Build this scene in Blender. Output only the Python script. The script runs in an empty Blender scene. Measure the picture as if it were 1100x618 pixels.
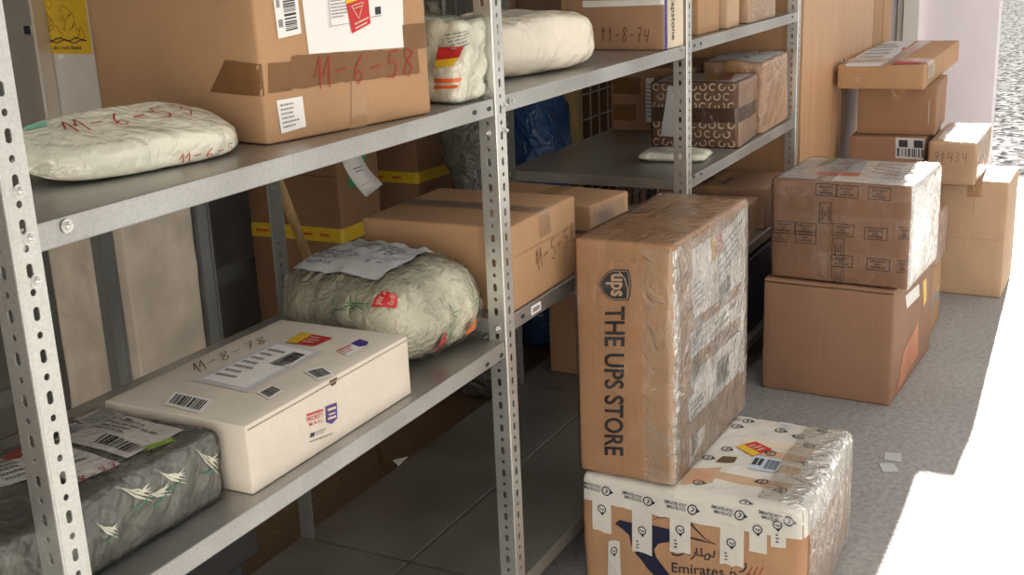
import bpy, bmesh, math, random
from mathutils import Vector, Matrix, noise
random.seed(7)
R = math.radians
scene = bpy.context.scene
COL = scene.collection

# ------------------------------------------------------------ camera
FPX, CX, CY, CAMZ = 1271.3, 550.0, 309.0, 1.35
yaw, pit, rol = R(27.974), R(16.126), R(2.449)
Fw = Vector((math.cos(yaw)*math.cos(pit), math.sin(yaw)*math.cos(pit), -math.sin(pit)))
r0 = Vector((math.sin(yaw), -math.cos(yaw), 0))
d0 = Fw.cross(r0)
Rt = r0*math.cos(rol) + d0*math.sin(rol)
Dn = -r0*math.sin(rol) + d0*math.cos(rol)
cam_data = bpy.data.cameras.new('camera')
cam = bpy.data.objects.new('camera', cam_data); COL.objects.link(cam)
m = Matrix((Rt, -Dn, -Fw)).transposed().to_4x4()
m.translation = Vector((0, 0, CAMZ))
cam.matrix_world = m
cam_data.sensor_width = 36; cam_data.lens = FPX/1100*36
cam_data.clip_start = .05; cam_data.clip_end = 200
scene.camera = cam

# ------------------------------------------------------------ light
scene.view_settings.view_transform = 'Standard'
scene.view_settings.look = 'None'
scene.view_settings.gamma = 1
scene.view_settings.use_curve_mapping = False
scene.view_settings.exposure = 0.0
WORLD_STRENGTH = 1.12
SUN_STRENGTH = 34.0
world = bpy.data.worlds.new('sky'); scene.world = world; world.use_nodes = True
wn = world.node_tree; bg = wn.nodes['Background']
bg.inputs[0].default_value = (1.0, .955, .89, 1); bg.inputs[1].default_value = WORLD_STRENGTH
sun_d = bpy.data.lights.new('sun', 'SUN'); sun_d.energy = SUN_STRENGTH; sun_d.angle = R(0.6)
sun_d.color = (1.0, .95, .87)
sun = bpy.data.objects.new('sun', sun_d); COL.objects.link(sun)
sun.rotation_euler = Vector((-1, -.037, -.263)).to_track_quat('-Z', 'Y').to_euler()
sun.location = (6, 0, 4)

# ------------------------------------------------------------ materials
MATS = {}
def newmat(name):
    mt = bpy.data.materials.new(name); mt.use_nodes = True
    nt = mt.node_tree; nt.nodes.clear()
    out = nt.nodes.new('ShaderNodeOutputMaterial')
    MATS[name] = mt
    return mt, nt, out
def nd(nt, t, **kw):
    n = nt.nodes.new(t)
    for k, v in kw.items(): setattr(n, k, v)
    return n
def pbr(name, col, rough=.6, metal=0, var=.12, vscale=6, bump=0, bscale=40, bdetail=4, spec=.5, stretch=None, coat=0, btype='noise', col2=None, trans=0):
    mt, nt, out = newmat(name)
    b = nd(nt, 'ShaderNodeBsdfPrincipled'); nt.links.new(b.outputs[0], out.inputs[0])
    b.inputs['Roughness'].default_value = rough; b.inputs['Metallic'].default_value = metal
    b.inputs['Specular IOR Level'].default_value = spec; b.inputs['Coat Weight'].default_value = coat
    b.inputs['Transmission Weight'].default_value = trans
    tc = nd(nt, 'ShaderNodeTexCoord'); mp = nd(nt, 'ShaderNodeMapping'); nt.links.new(tc.outputs['Object'], mp.inputs[0])
    if stretch: mp.inputs['Scale'].default_value = stretch
    n = nd(nt, 'ShaderNodeTexNoise'); n.inputs['Scale'].default_value = vscale; n.inputs['Detail'].default_value = 5
    nt.links.new(mp.outputs[0], n.inputs['Vector'])
    mx = nd(nt, 'ShaderNodeMix', data_type='RGBA')
    c2 = col2 or tuple(c*(1-var*2.2) for c in col)
    cr = nd(nt, 'ShaderNodeValToRGB'); cr.color_ramp.elements[0].position = .35; cr.color_ramp.elements[1].position = .65
    nt.links.new(n.outputs[0], cr.inputs[0]); nt.links.new(cr.outputs[0], mx.inputs[0])
    mx.inputs[6].default_value = (*c2, 1); mx.inputs[7].default_value = (*col, 1)
    nt.links.new(mx.outputs[2], b.inputs['Base Color'])
    if bump:
        if btype == 'noise':
            n2 = nd(nt, 'ShaderNodeTexNoise'); n2.inputs['Scale'].default_value = bscale; n2.inputs['Detail'].default_value = bdetail
            n2.inputs['Distortion'].default_value = .6
            src = n2.outputs[0]
        else:
            n2 = nd(nt, 'ShaderNodeTexVoronoi', feature='F1'); n2.inputs['Scale'].default_value = bscale; src = n2.outputs['Distance']
        nt.links.new(mp.outputs[0], n2.inputs['Vector'])
        bp = nd(nt, 'ShaderNodeBump'); bp.inputs['Strength'].default_value = bump; bp.inputs['Distance'].default_value = .01
        nt.links.new(src, bp.inputs['Height']); nt.links.new(bp.outputs[0], b.inputs['Normal'])
    return mt
def cardboard(name, col, bump=.12):
    mt, nt, out = newmat(name)
    b = nd(nt, 'ShaderNodeBsdfPrincipled'); nt.links.new(b.outputs[0], out.inputs[0])
    b.inputs['Roughness'].default_value = .72; b.inputs['Specular IOR Level'].default_value = .3
    tc = nd(nt, 'ShaderNodeTexCoord')
    n = nd(nt, 'ShaderNodeTexNoise'); n.inputs['Scale'].default_value = 9; n.inputs['Detail'].default_value = 6
    nt.links.new(tc.outputs['Object'], n.inputs['Vector'])
    mx = nd(nt, 'ShaderNodeMix', data_type='RGBA'); nt.links.new(n.outputs[0], mx.inputs[0])
    mx.inputs[6].default_value = (*[c*.82 for c in col], 1); mx.inputs[7].default_value = (*[min(1, c*1.15) for c in col], 1)
    # paper fibre flecks
    f = nd(nt, 'ShaderNodeTexNoise'); f.inputs['Scale'].default_value = 420; nt.links.new(tc.outputs['Object'], f.inputs['Vector'])
    mx2 = nd(nt, 'ShaderNodeMix', data_type='RGBA', blend_type='MULTIPLY'); mx2.inputs[0].default_value = .25
    nt.links.new(mx.outputs[2], mx2.inputs[6]); nt.links.new(f.outputs[0], mx2.inputs[7])
    nt.links.new(mx2.outputs[2], b.inputs['Base Color'])
    mp = nd(nt, 'ShaderNodeMapping'); mp.inputs['Scale'].default_value = (30, 30, 1.5); nt.links.new(tc.outputs['Object'], mp.inputs[0])
    w = nd(nt, 'ShaderNodeTexNoise'); w.inputs['Scale'].default_value = 3; w.inputs['Detail'].default_value = 3; nt.links.new(mp.outputs[0], w.inputs['Vector'])
    bp = nd(nt, 'ShaderNodeBump'); bp.inputs['Strength'].default_value = bump; bp.inputs['Distance'].default_value = .01
    nt.links.new(w.outputs[0], bp.inputs['Height']); nt.links.new(bp.outputs[0], b.inputs['Normal'])
    return mt
def film(name, tint=(.95, .93, .88), body=.12, rough=.14, scale=22, bump=.7, crease=.35, ior=1.33, spec=1.0, gloss=.8):
    """clear crinkled plastic: transparent, glossy by Fresnel, milky where creased"""
    mt, nt, out = newmat(name)
    tc = nd(nt, 'ShaderNodeTexCoord')
    n = nd(nt, 'ShaderNodeTexNoise'); n.inputs['Scale'].default_value = scale; n.inputs['Detail'].default_value = 3; n.inputs['Distortion'].default_value = 2.2
    nt.links.new(tc.outputs['Object'], n.inputs['Vector'])
    v = nd(nt, 'ShaderNodeTexVoronoi', feature='DISTANCE_TO_EDGE'); v.inputs['Scale'].default_value = scale*.9
    mxv = nd(nt, 'ShaderNodeMix', data_type='RGBA'); mxv.inputs[0].default_value = .08
    nt.links.new(tc.outputs['Object'], mxv.inputs[6]); nt.links.new(n.outputs['Color'], mxv.inputs[7]); nt.links.new(mxv.outputs[2], v.inputs['Vector'])
    bp = nd(nt, 'ShaderNodeBump'); bp.inputs['Strength'].default_value = bump; bp.inputs['Distance'].default_value = .02
    ra = nd(nt, 'ShaderNodeMath', operation='SUBTRACT'); nt.links.new(n.outputs[0], ra.inputs[0]); ra.inputs[1].default_value = .5
    rb = nd(nt, 'ShaderNodeMath', operation='ABSOLUTE'); nt.links.new(ra.outputs[0], rb.inputs[0])
    nt.links.new(rb.outputs[0], bp.inputs['Height'])
    g = nd(nt, 'ShaderNodeBsdfGlossy'); g.inputs['Roughness'].default_value = rough; g.inputs['Color'].default_value = (spec, spec, spec, 1)
    nt.links.new(bp.outputs[0], g.inputs['Normal'])
    t = nd(nt, 'ShaderNodeBsdfTransparent'); t.inputs[0].default_value = (.99, .99, .985, 1)
    fr = nd(nt, 'ShaderNodeFresnel'); fr.inputs['IOR'].default_value = ior; nt.links.new(bp.outputs[0], fr.inputs['Normal'])
    m1 = nd(nt, 'ShaderNodeMath', operation='MULTIPLY_ADD'); nt.links.new(fr.outputs[0], m1.inputs[0]); m1.inputs[1].default_value = gloss; m1.inputs[2].default_value = 0
    mix1 = nd(nt, 'ShaderNodeMixShader'); nt.links.new(m1.outputs[0], mix1.inputs[0]); nt.links.new(t.outputs[0], mix1.inputs[1]); nt.links.new(g.outputs[0], mix1.inputs[2])
    df = nd(nt, 'ShaderNodeBsdfDiffuse'); df.inputs[0].default_value = (*tint, 1)
    cr = nd(nt, 'ShaderNodeValToRGB'); cr.color_ramp.elements[0].position = .0; cr.color_ramp.elements[0].color = (body+crease,)*3+(1,)
    cr.color_ramp.elements[1].position = .035; cr.color_ramp.elements[1].color = (body,)*3+(1,)
    nt.links.new(v.outputs['Distance'], cr.inputs[0])
    mix2 = nd(nt, 'ShaderNodeMixShader'); nt.links.new(cr.outputs[0], mix2.inputs[0]); nt.links.new(mix1.outputs[0], mix2.inputs[1]); nt.links.new(df.outputs[0], mix2.inputs[2])
    nt.links.new(mix2.outputs[0], out.inputs[0])
    return mt
def crinkle(name, col, rough=.25, scale=9, bump=.8, var=.1, spec=.6):
    """opaque poly film with sharp folded creases"""
    mt = pbr(name, col, rough, var=var, spec=spec); nt = mt.node_tree
    b = [n for n in nt.nodes if n.type == 'BSDF_PRINCIPLED'][0]; mp = [n for n in nt.nodes if n.type == 'MAPPING'][0]
    prev = None
    for sc, st in ((scale, bump), (scale*2.7, bump*.5)):
        n = nd(nt, 'ShaderNodeTexNoise'); n.inputs['Scale'].default_value = sc; n.inputs['Detail'].default_value = 1.5; n.inputs['Distortion'].default_value = 1.6
        nt.links.new(mp.outputs[0], n.inputs['Vector'])
        ra = nd(nt, 'ShaderNodeMath', operation='SUBTRACT'); nt.links.new(n.outputs[0], ra.inputs[0]); ra.inputs[1].default_value = .5
        rb = nd(nt, 'ShaderNodeMath', operation='ABSOLUTE'); nt.links.new(ra.outputs[0], rb.inputs[0])
        bp = nd(nt, 'ShaderNodeBump'); bp.inputs['Strength'].default_value = st; bp.inputs['Distance'].default_value = .03
        nt.links.new(rb.outputs[0], bp.inputs['Height'])
        if prev: nt.links.new(prev.outputs[0], bp.inputs['Normal'])
        prev = bp
    nt.links.new(prev.outputs[0], b.inputs['Normal'])
    return mt
def galv(name, col=(.46, .47, .45), rough=.42, metal=.75, dirt=.3):
    mt, nt, out = newmat(name)
    b = nd(nt, 'ShaderNodeBsdfPrincipled'); nt.links.new(b.outputs[0], out.inputs[0])
    b.inputs['Metallic'].default_value = metal
    tc = nd(nt, 'ShaderNodeTexCoord')
    v = nd(nt, 'ShaderNodeTexVoronoi'); v.inputs['Scale'].default_value = 300; nt.links.new(tc.outputs['Object'], v.inputs['Vector'])
    n = nd(nt, 'ShaderNodeTexNoise'); n.inputs['Scale'].default_value = 5; n.inputs['Detail'].default_value = 8; nt.links.new(tc.outputs['Object'], n.inputs['Vector'])
    mx = nd(nt, 'ShaderNodeMix', data_type='RGBA'); nt.links.new(v.outputs['Color'], mx.inputs[0])
    mx.inputs[6].default_value = (*[c*.91 for c in col], 1); mx.inputs[7].default_value = (*[min(1, c*1.07) for c in col], 1)
    mx2 = nd(nt, 'ShaderNodeMix', data_type='RGBA', blend_type='MULTIPLY'); mx2.inputs[0].default_value = dirt
    nt.links.new(mx.outputs[2], mx2.inputs[6])
    cr = nd(nt, 'ShaderNodeValToRGB'); cr.color_ramp.elements[0].position = .3; cr.color_ramp.elements[0].color = (.45, .42, .38, 1); cr.color_ramp.elements[1].position = .65
    nt.links.new(n.outputs[0], cr.inputs[0]); nt.links.new(cr.outputs[0], mx2.inputs[7])
    nt.links.new(mx2.outputs[2], b.inputs['Base Color'])
    mr = nd(nt, 'ShaderNodeMapRange'); mr.inputs[3].default_value = rough-.1; mr.inputs[4].default_value = rough+.15
    nt.links.new(n.outputs[0], mr.inputs[0]); nt.links.new(mr.outputs[0], b.inputs['Roughness'])
    return mt

KRAFT = cardboard('kraft_cardboard', (.47, .275, .145))
KRAFT_D = cardboard('brown_cardboard', (.36, .20, .115))
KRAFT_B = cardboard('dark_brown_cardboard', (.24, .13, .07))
KRAFT_R = cardboard('reddish_cardboard', (.34, .19, .12))
KRAFT_L = cardboard('light_cardboard', (.58, .39, .25))
KRAFT_O = cardboard('orange_cardboard', (.47, .265, .145))
WHITEBOX = cardboard('white_cardboard', (.74, .66, .56), .05)
DARKBOX = cardboard('patterned_brown_card', (.17, .085, .05))
WRAPPAPER = crinkle('crumpled_kraft_wrap', (.44, .26, .16), .3, 9, .6)
EDGE = pbr('flap_gap', (.12, .065, .035), .9)
TAPE_B = pbr('brown_tape', (.20, .095, .035), .38, var=.1, bump=.25, bscale=25, spec=.35)
TAPE_D = pbr('dark_brown_tape', (.085, .04, .022), .22, bump=.25, bscale=25, spec=.6)
TAPE_K = pbr('tan_tape', (.42, .24, .12), .22, var=.08, bump=.35, bscale=22, spec=.6)
TAPE_M = pbr('milky_tape', (.66, .63, .57), .25, var=.06, bump=.4, bscale=20, spec=.6)
TAPE_Y = pbr('yellow_tape', (.62, .42, .02), .4)
TAPE_C = film('clear_tape', body=.03, crease=.05, scale=8, bump=.35)
FILM = film('cling_film', body=.06, crease=.14, scale=14, bump=.9, gloss=1.3, tint=(1, .93, .82))
FILM_W = film('milky_film', body=.20, crease=.30, scale=14, bump=.7, tint=(1, .97, .92), gloss=1.6)
FILM_S = film('soft_film', body=.0, crease=.06, scale=11, bump=.8)
PAPER = pbr('label_paper', (.78, .75, .72), .6, var=.02)
PAPER_G = pbr('grey_paper', (.55, .55, .56), .6, var=.03)
PAPER_B = pbr('blue_grey_paper', (.45, .52, .62), .6, var=.03)
INK = pbr('black_ink', (.03, .03, .035), .6)
INK_G = pbr('grey_ink', (.28, .27, .28), .6)
INK_B = pbr('navy_ink', (.012, .014, .045), .5)
INK_R = pbr('red_marker', (.38, .02, .015), .5)
INK_BR = pbr('brown_marker', (.13, .04, .015), .5)
RED = pbr('red_sticker', (.55, .02, .02), .4)
ORANGE = pbr('orange_print', (.85, .16, .03), .45)
YEL = pbr('yellow_sticker', (.80, .50, .02), .45)
GREEN = pbr('green_print', (.03, .25, .09), .5)
LIME = pbr('lime_sticker', (.32, .52, .02), .5)
PURPLE = pbr('purple_print', (.06, .03, .22), .5)
CREAM = pbr('cream_print', (.72, .60, .45), .6)
MAILER = crinkle('white_poly', (.78, .76, .62), .14, 9, .5, spec=.9)
MAILER_C = crinkle('cream_poly', (.78, .70, .57), .16, 6, .5, spec=.9)
GREYPOLY = crinkle('grey_poly', (.15, .15, .13), .18, 6, .6, .15, .7)
BUBBLE = crinkle('bubble_contents', (.74, .70, .54), .2, 20, .6, .22)
GALV = galv('galvanised_steel', (.68, .68, .65), .34, .85, .3)
GALV_S = galv('galvanised_shelf', (.50, .50, .485), .33, .88, .5)
GALV_B = galv('dark_dull_shelf', (.30, .29, .265), .42, .6, .6)  # darker, browner and rougher than the other shelf decks
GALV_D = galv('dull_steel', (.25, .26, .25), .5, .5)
BOLT = galv('zinc_bolt', (.7, .7, .68), .25, .9, .1)
PLASTER = pbr('old_plaster', (.74, .64, .52), .85, var=.12, vscale=9, bump=.4, bscale=25)
DARKWALL = pbr('dark_wall', (.07, .065, .055), .9)
LIGHTBLOCK = pbr('light_block_grey', (.38, .37, .36), .9)
GREYWALL = pbr('grey_wall', (.22, .21, .19), .9)
LAVENDER = pbr('pale_lavender_paint', (.88, .82, .90), .6, var=.02)
WHITEPAINT = pbr('white_paint', (.80, .78, .72), .5, var=.04)
STEEL = pbr('brushed_steel', (.58, .52, .45), .38, metal=.7, var=.08, stretch=(1, 1, .1), vscale=12)
PANEL = pbr('grey_painted_metal', (.66, .62, .56), .5, metal=.1, var=.07)
WOOD = pbr('pine_wood', (.50, .34, .15), .6, stretch=(8, 8, .6), vscale=5, var=.15)
WOOD_CAB = pbr('wood_veneer', (.54, .31, .16), .45, stretch=(6, 6, .5), vscale=4, var=.06, spec=.6)
BLACK = pbr('black_plastic', (.02, .02, .022), .45)
NAVY = pbr('navy_plastic', (.012, .018, .04), .5)
BLUE = crinkle('blue_plastic_bag', (.02, .07, .20), .3, 7, 1.0)
GREYBAG = crinkle('grey_crumpled_bag', (.17, .17, .15), .25, 8, 1.0, .25)
RADIATOR = pbr('cream_enamel', (.42, .38, .28), .4, var=.05)
CAGEM = pbr('cage_wire', (.45, .43, .36), .5, metal=.3)

# concrete floor, brown dirt under and behind the shelving
mt, nt, out = newmat('concrete_floor')
b = nd(nt, 'ShaderNodeBsdfPrincipled'); nt.links.new(b.outputs[0], out.inputs[0]); b.inputs['Roughness'].default_value = .6
tc = nd(nt, 'ShaderNodeTexCoord')
n1 = nd(nt, 'ShaderNodeTexNoise'); n1.inputs['Scale'].default_value = 2.2; n1.inputs['Detail'].default_value = 10
n2 = nd(nt, 'ShaderNodeTexNoise'); n2.inputs['Scale'].default_value = 60; n2.inputs['Detail'].default_value = 6
for n in (n1, n2): nt.links.new(tc.outputs['Object'], n.inputs['Vector'])
mx = nd(nt, 'ShaderNodeMix', data_type='RGBA'); nt.links.new(n1.outputs[0], mx.inputs[0])
mx.inputs[6].default_value = (.24, .235, .228, 1); mx.inputs[7].default_value = (.40, .395, .385, 1)
mx3 = nd(nt, 'ShaderNodeMix', data_type='RGBA', blend_type='OVERLAY'); mx3.inputs[0].default_value = .45
nt.links.new(mx.outputs[2], mx3.inputs[6]); nt.links.new(n2.outputs[0], mx3.inputs[7])
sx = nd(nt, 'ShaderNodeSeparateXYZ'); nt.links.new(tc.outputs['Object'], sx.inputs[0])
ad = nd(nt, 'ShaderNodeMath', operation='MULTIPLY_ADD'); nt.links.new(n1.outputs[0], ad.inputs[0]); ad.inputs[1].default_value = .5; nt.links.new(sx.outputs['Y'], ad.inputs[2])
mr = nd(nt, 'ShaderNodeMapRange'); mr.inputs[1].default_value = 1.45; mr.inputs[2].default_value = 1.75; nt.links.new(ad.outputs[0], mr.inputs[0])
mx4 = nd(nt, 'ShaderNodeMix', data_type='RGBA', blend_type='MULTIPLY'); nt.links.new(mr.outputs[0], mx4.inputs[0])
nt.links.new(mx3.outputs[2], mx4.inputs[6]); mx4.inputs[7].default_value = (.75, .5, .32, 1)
nt.links.new(mx4.outputs[2], b.inputs['Base Color'])
bp = nd(nt, 'ShaderNodeBump'); bp.inputs['Strength'].default_value = .35; bp.inputs['Distance'].default_value = .01
nt.links.new(n2.outputs[0], bp.inputs['Height']); nt.links.new(bp.outputs[0], b.inputs['Normal'])
CONCRETE = mt
# asphalt outside: coarse pale speckle in the colour stands in for sun sparkle
mt, nt, out = newmat('asphalt')
b = nd(nt, 'ShaderNodeBsdfDiffuse'); nt.links.new(b.outputs[0], out.inputs[0])
tc = nd(nt, 'ShaderNodeTexCoord')
n2 = nd(nt, 'ShaderNodeTexVoronoi'); n2.inputs['Scale'].default_value = 30; nt.links.new(tc.outputs['Object'], n2.inputs['Vector'])
cr = nd(nt, 'ShaderNodeValToRGB'); nt.links.new(n2.outputs['Color'], cr.inputs[0])
cr.color_ramp.elements[0].position = .2; cr.color_ramp.elements[0].color = (.035, .035, .037, 1)
cr.color_ramp.elements[1].position = .9; cr.color_ramp.elements[1].color = (.32, .32, .32, 1)
nt.links.new(cr.outputs[0], b.inputs['Color'])
bp = nd(nt, 'ShaderNodeBump'); bp.inputs['Strength'].default_value = .3; bp.inputs['Distance'].default_value = .01
nt.links.new(n2.outputs['Distance'], bp.inputs['Height']); nt.links.new(bp.outputs[0], b.inputs['Normal'])
ASPHALT = mt

# ------------------------------------------------------------ mesh helpers
def link(name, me, mat, parent=None, loc=None, smooth=False):
    o = bpy.data.objects.new(name, me); COL.objects.link(o)
    if mat is not None and not me.materials: me.materials.append(mat)
    if parent is not None: o.parent = parent
    if loc is not None: o.location = loc
    if smooth:
        me.polygons.foreach_set('use_smooth', [True]*len(me.polygons))
    return o
def bm_obj(name, bm, mat, parent=None, loc=None, smooth=False):
    me = bpy.data.meshes.new(name); bm.normal_update(); bm.to_mesh(me); bm.free()
    return link(name, me, mat, parent, loc, smooth)
def py_obj(name, verts, faces, mat, parent=None, smooth=False):
    me = bpy.data.meshes.new(name); me.from_pydata([tuple(v) for v in verts], [], faces); me.update()
    return link(name, me, mat, parent, None, smooth)
def add_box(bm, x0, x1, y0, y1, z0, z1, bevel=0):
    vs = [bm.verts.new((x, y, z)) for z in (z0, z1) for y in (y0, y1) for x in (x0, x1)]
    fs = [bm.faces.new([vs[i] for i in q]) for q in ((0,2,3,1),(4,5,7,6),(0,1,5,4),(2,6,7,3),(0,4,6,2),(1,3,7,5))]
    if bevel:
        bmesh.ops.bevel(bm, geom=list({e for f in fs for e in f.edges}), offset=bevel, segments=2, affect='EDGES', profile=.5)
def box_obj(name, b, mat, parent=None, bevel=0):
    bm = bmesh.new(); add_box(bm, *b, bevel=bevel); return bm_obj(name, bm, mat, parent)
def add_tube(bm, p, q, r, seg=12, r2=None, caps=True):
    p, q = Vector(p), Vector(q); d = (q-p).normalized()
    a = d.orthogonal().normalized(); c = d.cross(a); r2 = r if r2 is None else r2
    A = [bm.verts.new(p+(a*math.cos(t)+c*math.sin(t))*r) for t in [2*math.pi*i/seg for i in range(seg)]]
    B = [bm.verts.new(q+(a*math.cos(t)+c*math.sin(t))*r2) for t in [2*math.pi*i/seg for i in range(seg)]]
    for i in range(seg): bm.faces.new((A[i], A[(i+1) % seg], B[(i+1) % seg], B[i]))
    if caps: bm.faces.new(A[::-1]); bm.faces.new(B)
def tag(o, label=None, cat=None, group=None, kind=None):
    if label: o['label'] = label
    if cat: o['category'] = cat
    if group: o['group'] = group
    if kind: o['kind'] = kind
    return o
def empty(name, loc=(0, 0, 0), rz=0):
    o = bpy.data.objects.new(name, None); COL.objects.link(o); o.location = loc; o.rotation_euler.z = rz
    o.empty_display_size = .05
    return o
def struct(name, b, mat):
    return tag(box_obj(name, b, mat), kind='structure')
def copy_tree(o, parent=None):
    c = o.copy(); COL.objects.link(c)
    if parent is not None: c.parent = parent
    for ch in [x for x in bpy.data.objects if x.parent == o]: copy_tree(ch, c)
    return c

# ------------------------------------------------------------ parcels
TXT = {}
def text_mesh(s, bold=0, shear=0):
    k = (s, bold, shear)
    if k in TXT: return TXT[k]
    cu = bpy.data.curves.new('txt', 'FONT'); cu.body = s; cu.size = 1; cu.offset = bold; cu.shear = shear; cu.resolution_u = 3
    ob = bpy.data.objects.new('txt', cu); COL.objects.link(ob)
    bpy.context.view_layer.update()
    me = bpy.data.meshes.new_from_object(ob.evaluated_get(bpy.context.evaluated_depsgraph_get()))
    vs = [(v.co.x, v.co.y) for v in me.vertices]; fs = [tuple(p.vertices) for p in me.polygons]
    bpy.data.objects.remove(ob); bpy.data.curves.remove(cu); bpy.data.meshes.remove(me)
    xs = [v[0] for v in vs]; ys = [v[1] for v in vs]
    x0, x1, y0, y1 = min(xs), max(xs), min(ys), max(ys)
    vs = [((x-x0)/(x1-x0), (y-y0)/(y1-y0)) for x, y in vs]
    TXT[k] = (vs, fs, (x1-x0)/(y1-y0))
    return TXT[k]
def clampv(v, a, b): return max(a, min(b, v))
def axis_lines(h, r, step):
    n = max(2, int(round((2*(h-r))/step)))
    return [-h, -h+r*.35] + [-h+r+(2*(h-r))*i/n for i in range(n+1)] + [h-r*.35, h]
class Quad:                                   # a unit square laid on one face of a parcel
    def __init__(s, P, face, uv): s.P, s.face, s.uv = P, face, uv     # uv: TL,TR,BR,BL in metres
    def at(s, a, b):
        TL, TR, BR, BL = s.uv
        x = (1-b)*((1-a)*BL[0]+a*BR[0])+b*((1-a)*TL[0]+a*TR[0])
        y = (1-b)*((1-a)*BL[1]+a*BR[1])+b*((1-a)*TL[1]+a*TR[1])
        return x, y
    def size(s):
        TL, TR, BR, BL = [Vector(q) for q in s.uv]
        return ((TR-TL).length+(BR-BL).length)/2, ((TL-BL).length+(TR-BR).length)/2
    def pt(s, a, b, layer): 
        u, v = s.at(a, b); return s.P.surf(s.face, u, v, layer)
    def paper(s, name, mat, layer=1, parent=None, label=None, rect=(0, 0, 1, 1), step=.012, ragged=0):
        w, h = s.size(); nx = max(1, int(w*(rect[2]-rect[0])/step)); ny = max(1, int(h*(rect[3]-rect[1])/step))
        vs, fs = [], []
        for j in range(ny+1):
            for i in range(nx+1):
                a = rect[0]+(rect[2]-rect[0])*i/nx; b_ = rect[1]+(rect[3]-rect[1])*j/ny
                if ragged and j in (0, ny): b_ += ragged*(random.random()-.5)
                vs.append(s.pt(a, b_, layer))
        for j in range(ny):
            for i in range(nx): k = j*(nx+1)+i; fs.append((k, k+1, k+nx+2, k+nx+1))
        o = py_obj(name, vs, fs, mat, parent or s.P.root, smooth=True)
        if label: o['label'] = label
        return o
    def polys(s, name, mat, polys, layer=2, parent=None, label=None):
        vs, fs = [], []
        for pl in polys:
            k = len(vs); vs += [s.pt(a, b_, layer) for a, b_ in pl]; fs.append(tuple(range(k, k+len(pl))))
        o = py_obj(name, vs, fs, mat, parent or s.P.root)
        if label: o['label'] = label
        return o
    def rects(s, name, mat, rs, layer=2, parent=None, label=None):
        out = []
        for x0, y0, x1, y1 in rs:                       # cut long ones so they follow the surface
            w, h = s.size(); n = max(1, int(abs(x1-x0)*w/.02)); m_ = max(1, int(abs(y1-y0)*h/.02))
            for i in range(n):
                for j in range(m_):
                    a0, a1 = x0+(x1-x0)*i/n, x0+(x1-x0)*(i+1)/n; b0, b1 = y0+(y1-y0)*j/m_, y0+(y1-y0)*(j+1)/m_
                    out.append(((a0, b0), (a1, b0), (a1, b1), (a0, b1)))
        return s.polys(name, mat, out, layer, parent, label)
    def barcode(s, rect, parent, layer=2, n=34, vertical=False, mat=None, name='barcode'):
        x0, y0, x1, y1 = rect; rs = []; t = 0.0
        rnd = random.Random(n*7+int(x0*100))
        while t < 1:
            w = rnd.choice((.5, .5, 1, 1.6))/n; g = rnd.choice((.5, .7, 1.2))/n
            e = min(1, t+w)
            rs.append((x0, y0+(y1-y0)*t, x1, y0+(y1-y0)*e) if vertical else (x0+(x1-x0)*t, y0, x0+(x1-x0)*e, y1))
            t += w+g
        return s.rects(name, mat or INK, rs, layer, parent)
    def lines(s, rect, n, parent, layer=2, mat=None, seed=1, name='printed_lines'):
        x0, y0, x1, y1 = rect; rs = []; rnd = random.Random(seed); h = (y1-y0)/n
        for i in range(n):
            y = y1-h*(i+.5); x = x0
            e = x0+(x1-x0)*rnd.uniform(.55, 1)
            while x < e:
                w = (x1-x0)*rnd.uniform(.05, .16); rs.append((x, y-h*.2, min(e, x+w), y+h*.2)); x += w+(x1-x0)*.025
        return s.rects(name, mat or INK_G, rs, layer, parent)
    def text(s, txt, rect, mat, layer=2, parent=None, bold=0, name='lettering', label=None, shear=0):
        vs, fs, asp = text_mesh(txt, bold, shear); x0, y0, x1, y1 = rect
        # subdivide is not needed: letters are small against the face
        V = [s.pt(x0+(x1-x0)*a, y0+(y1-y0)*b_, layer) for a, b_ in vs]
        o = py_obj(name, V, fs, mat, parent or s.P.root)
        if label: o['label'] = label
        return o
    def strokes(s, name, mat, lines, width=.002, layer=2, parent=None, label=None, taper=0):
        vs, fs = [], []; w, h = s.size()
        for pl in lines:
            pts = []
            for i in range(len(pl)-1):
                a, b_ = Vector(pl[i]), Vector(pl[i+1]); n = max(1, int(math.hypot((b_.x-a.x)*w, (b_.y-a.y)*h)/.006))
                for k in range(n): pts.append(a.lerp(b_, k/n))
            pts.append(Vector(pl[-1]))
            for i, p in enumerate(pts):
                q0 = pts[max(0, i-1)]; q1 = pts[min(len(pts)-1, i+1)]
                d = Vector(((q1.x-q0.x)*w, (q1.y-q0.y)*h))
                d = d.normalized() if d.length > 0 else Vector((1, 0))
                wd = width*(1-taper*abs(2*i/max(1, len(pts)-1)-1))/2
                nrm = Vector((-d.y*wd/w, d.x*wd/h))
                k = len(vs); vs += [s.pt(*(p+nrm), layer), s.pt(*(p-nrm), layer)]
                if i: fs.append((k-2, k-1, k+1, k))
        o = py_obj(name, vs, fs, mat, parent or s.P.root)
        if label: o['label'] = label
        return o
    def circle_strokes(s, cx, cy, r, n=16, a0=0, a1=360):
        w, h = s.size(); k = w/h
        return [(cx+r*math.cos(R(a0+(a1-a0)*i/n)), cy+r*k*math.sin(R(a0+(a1-a0)*i/n))) for i in range(n+1)]

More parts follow.
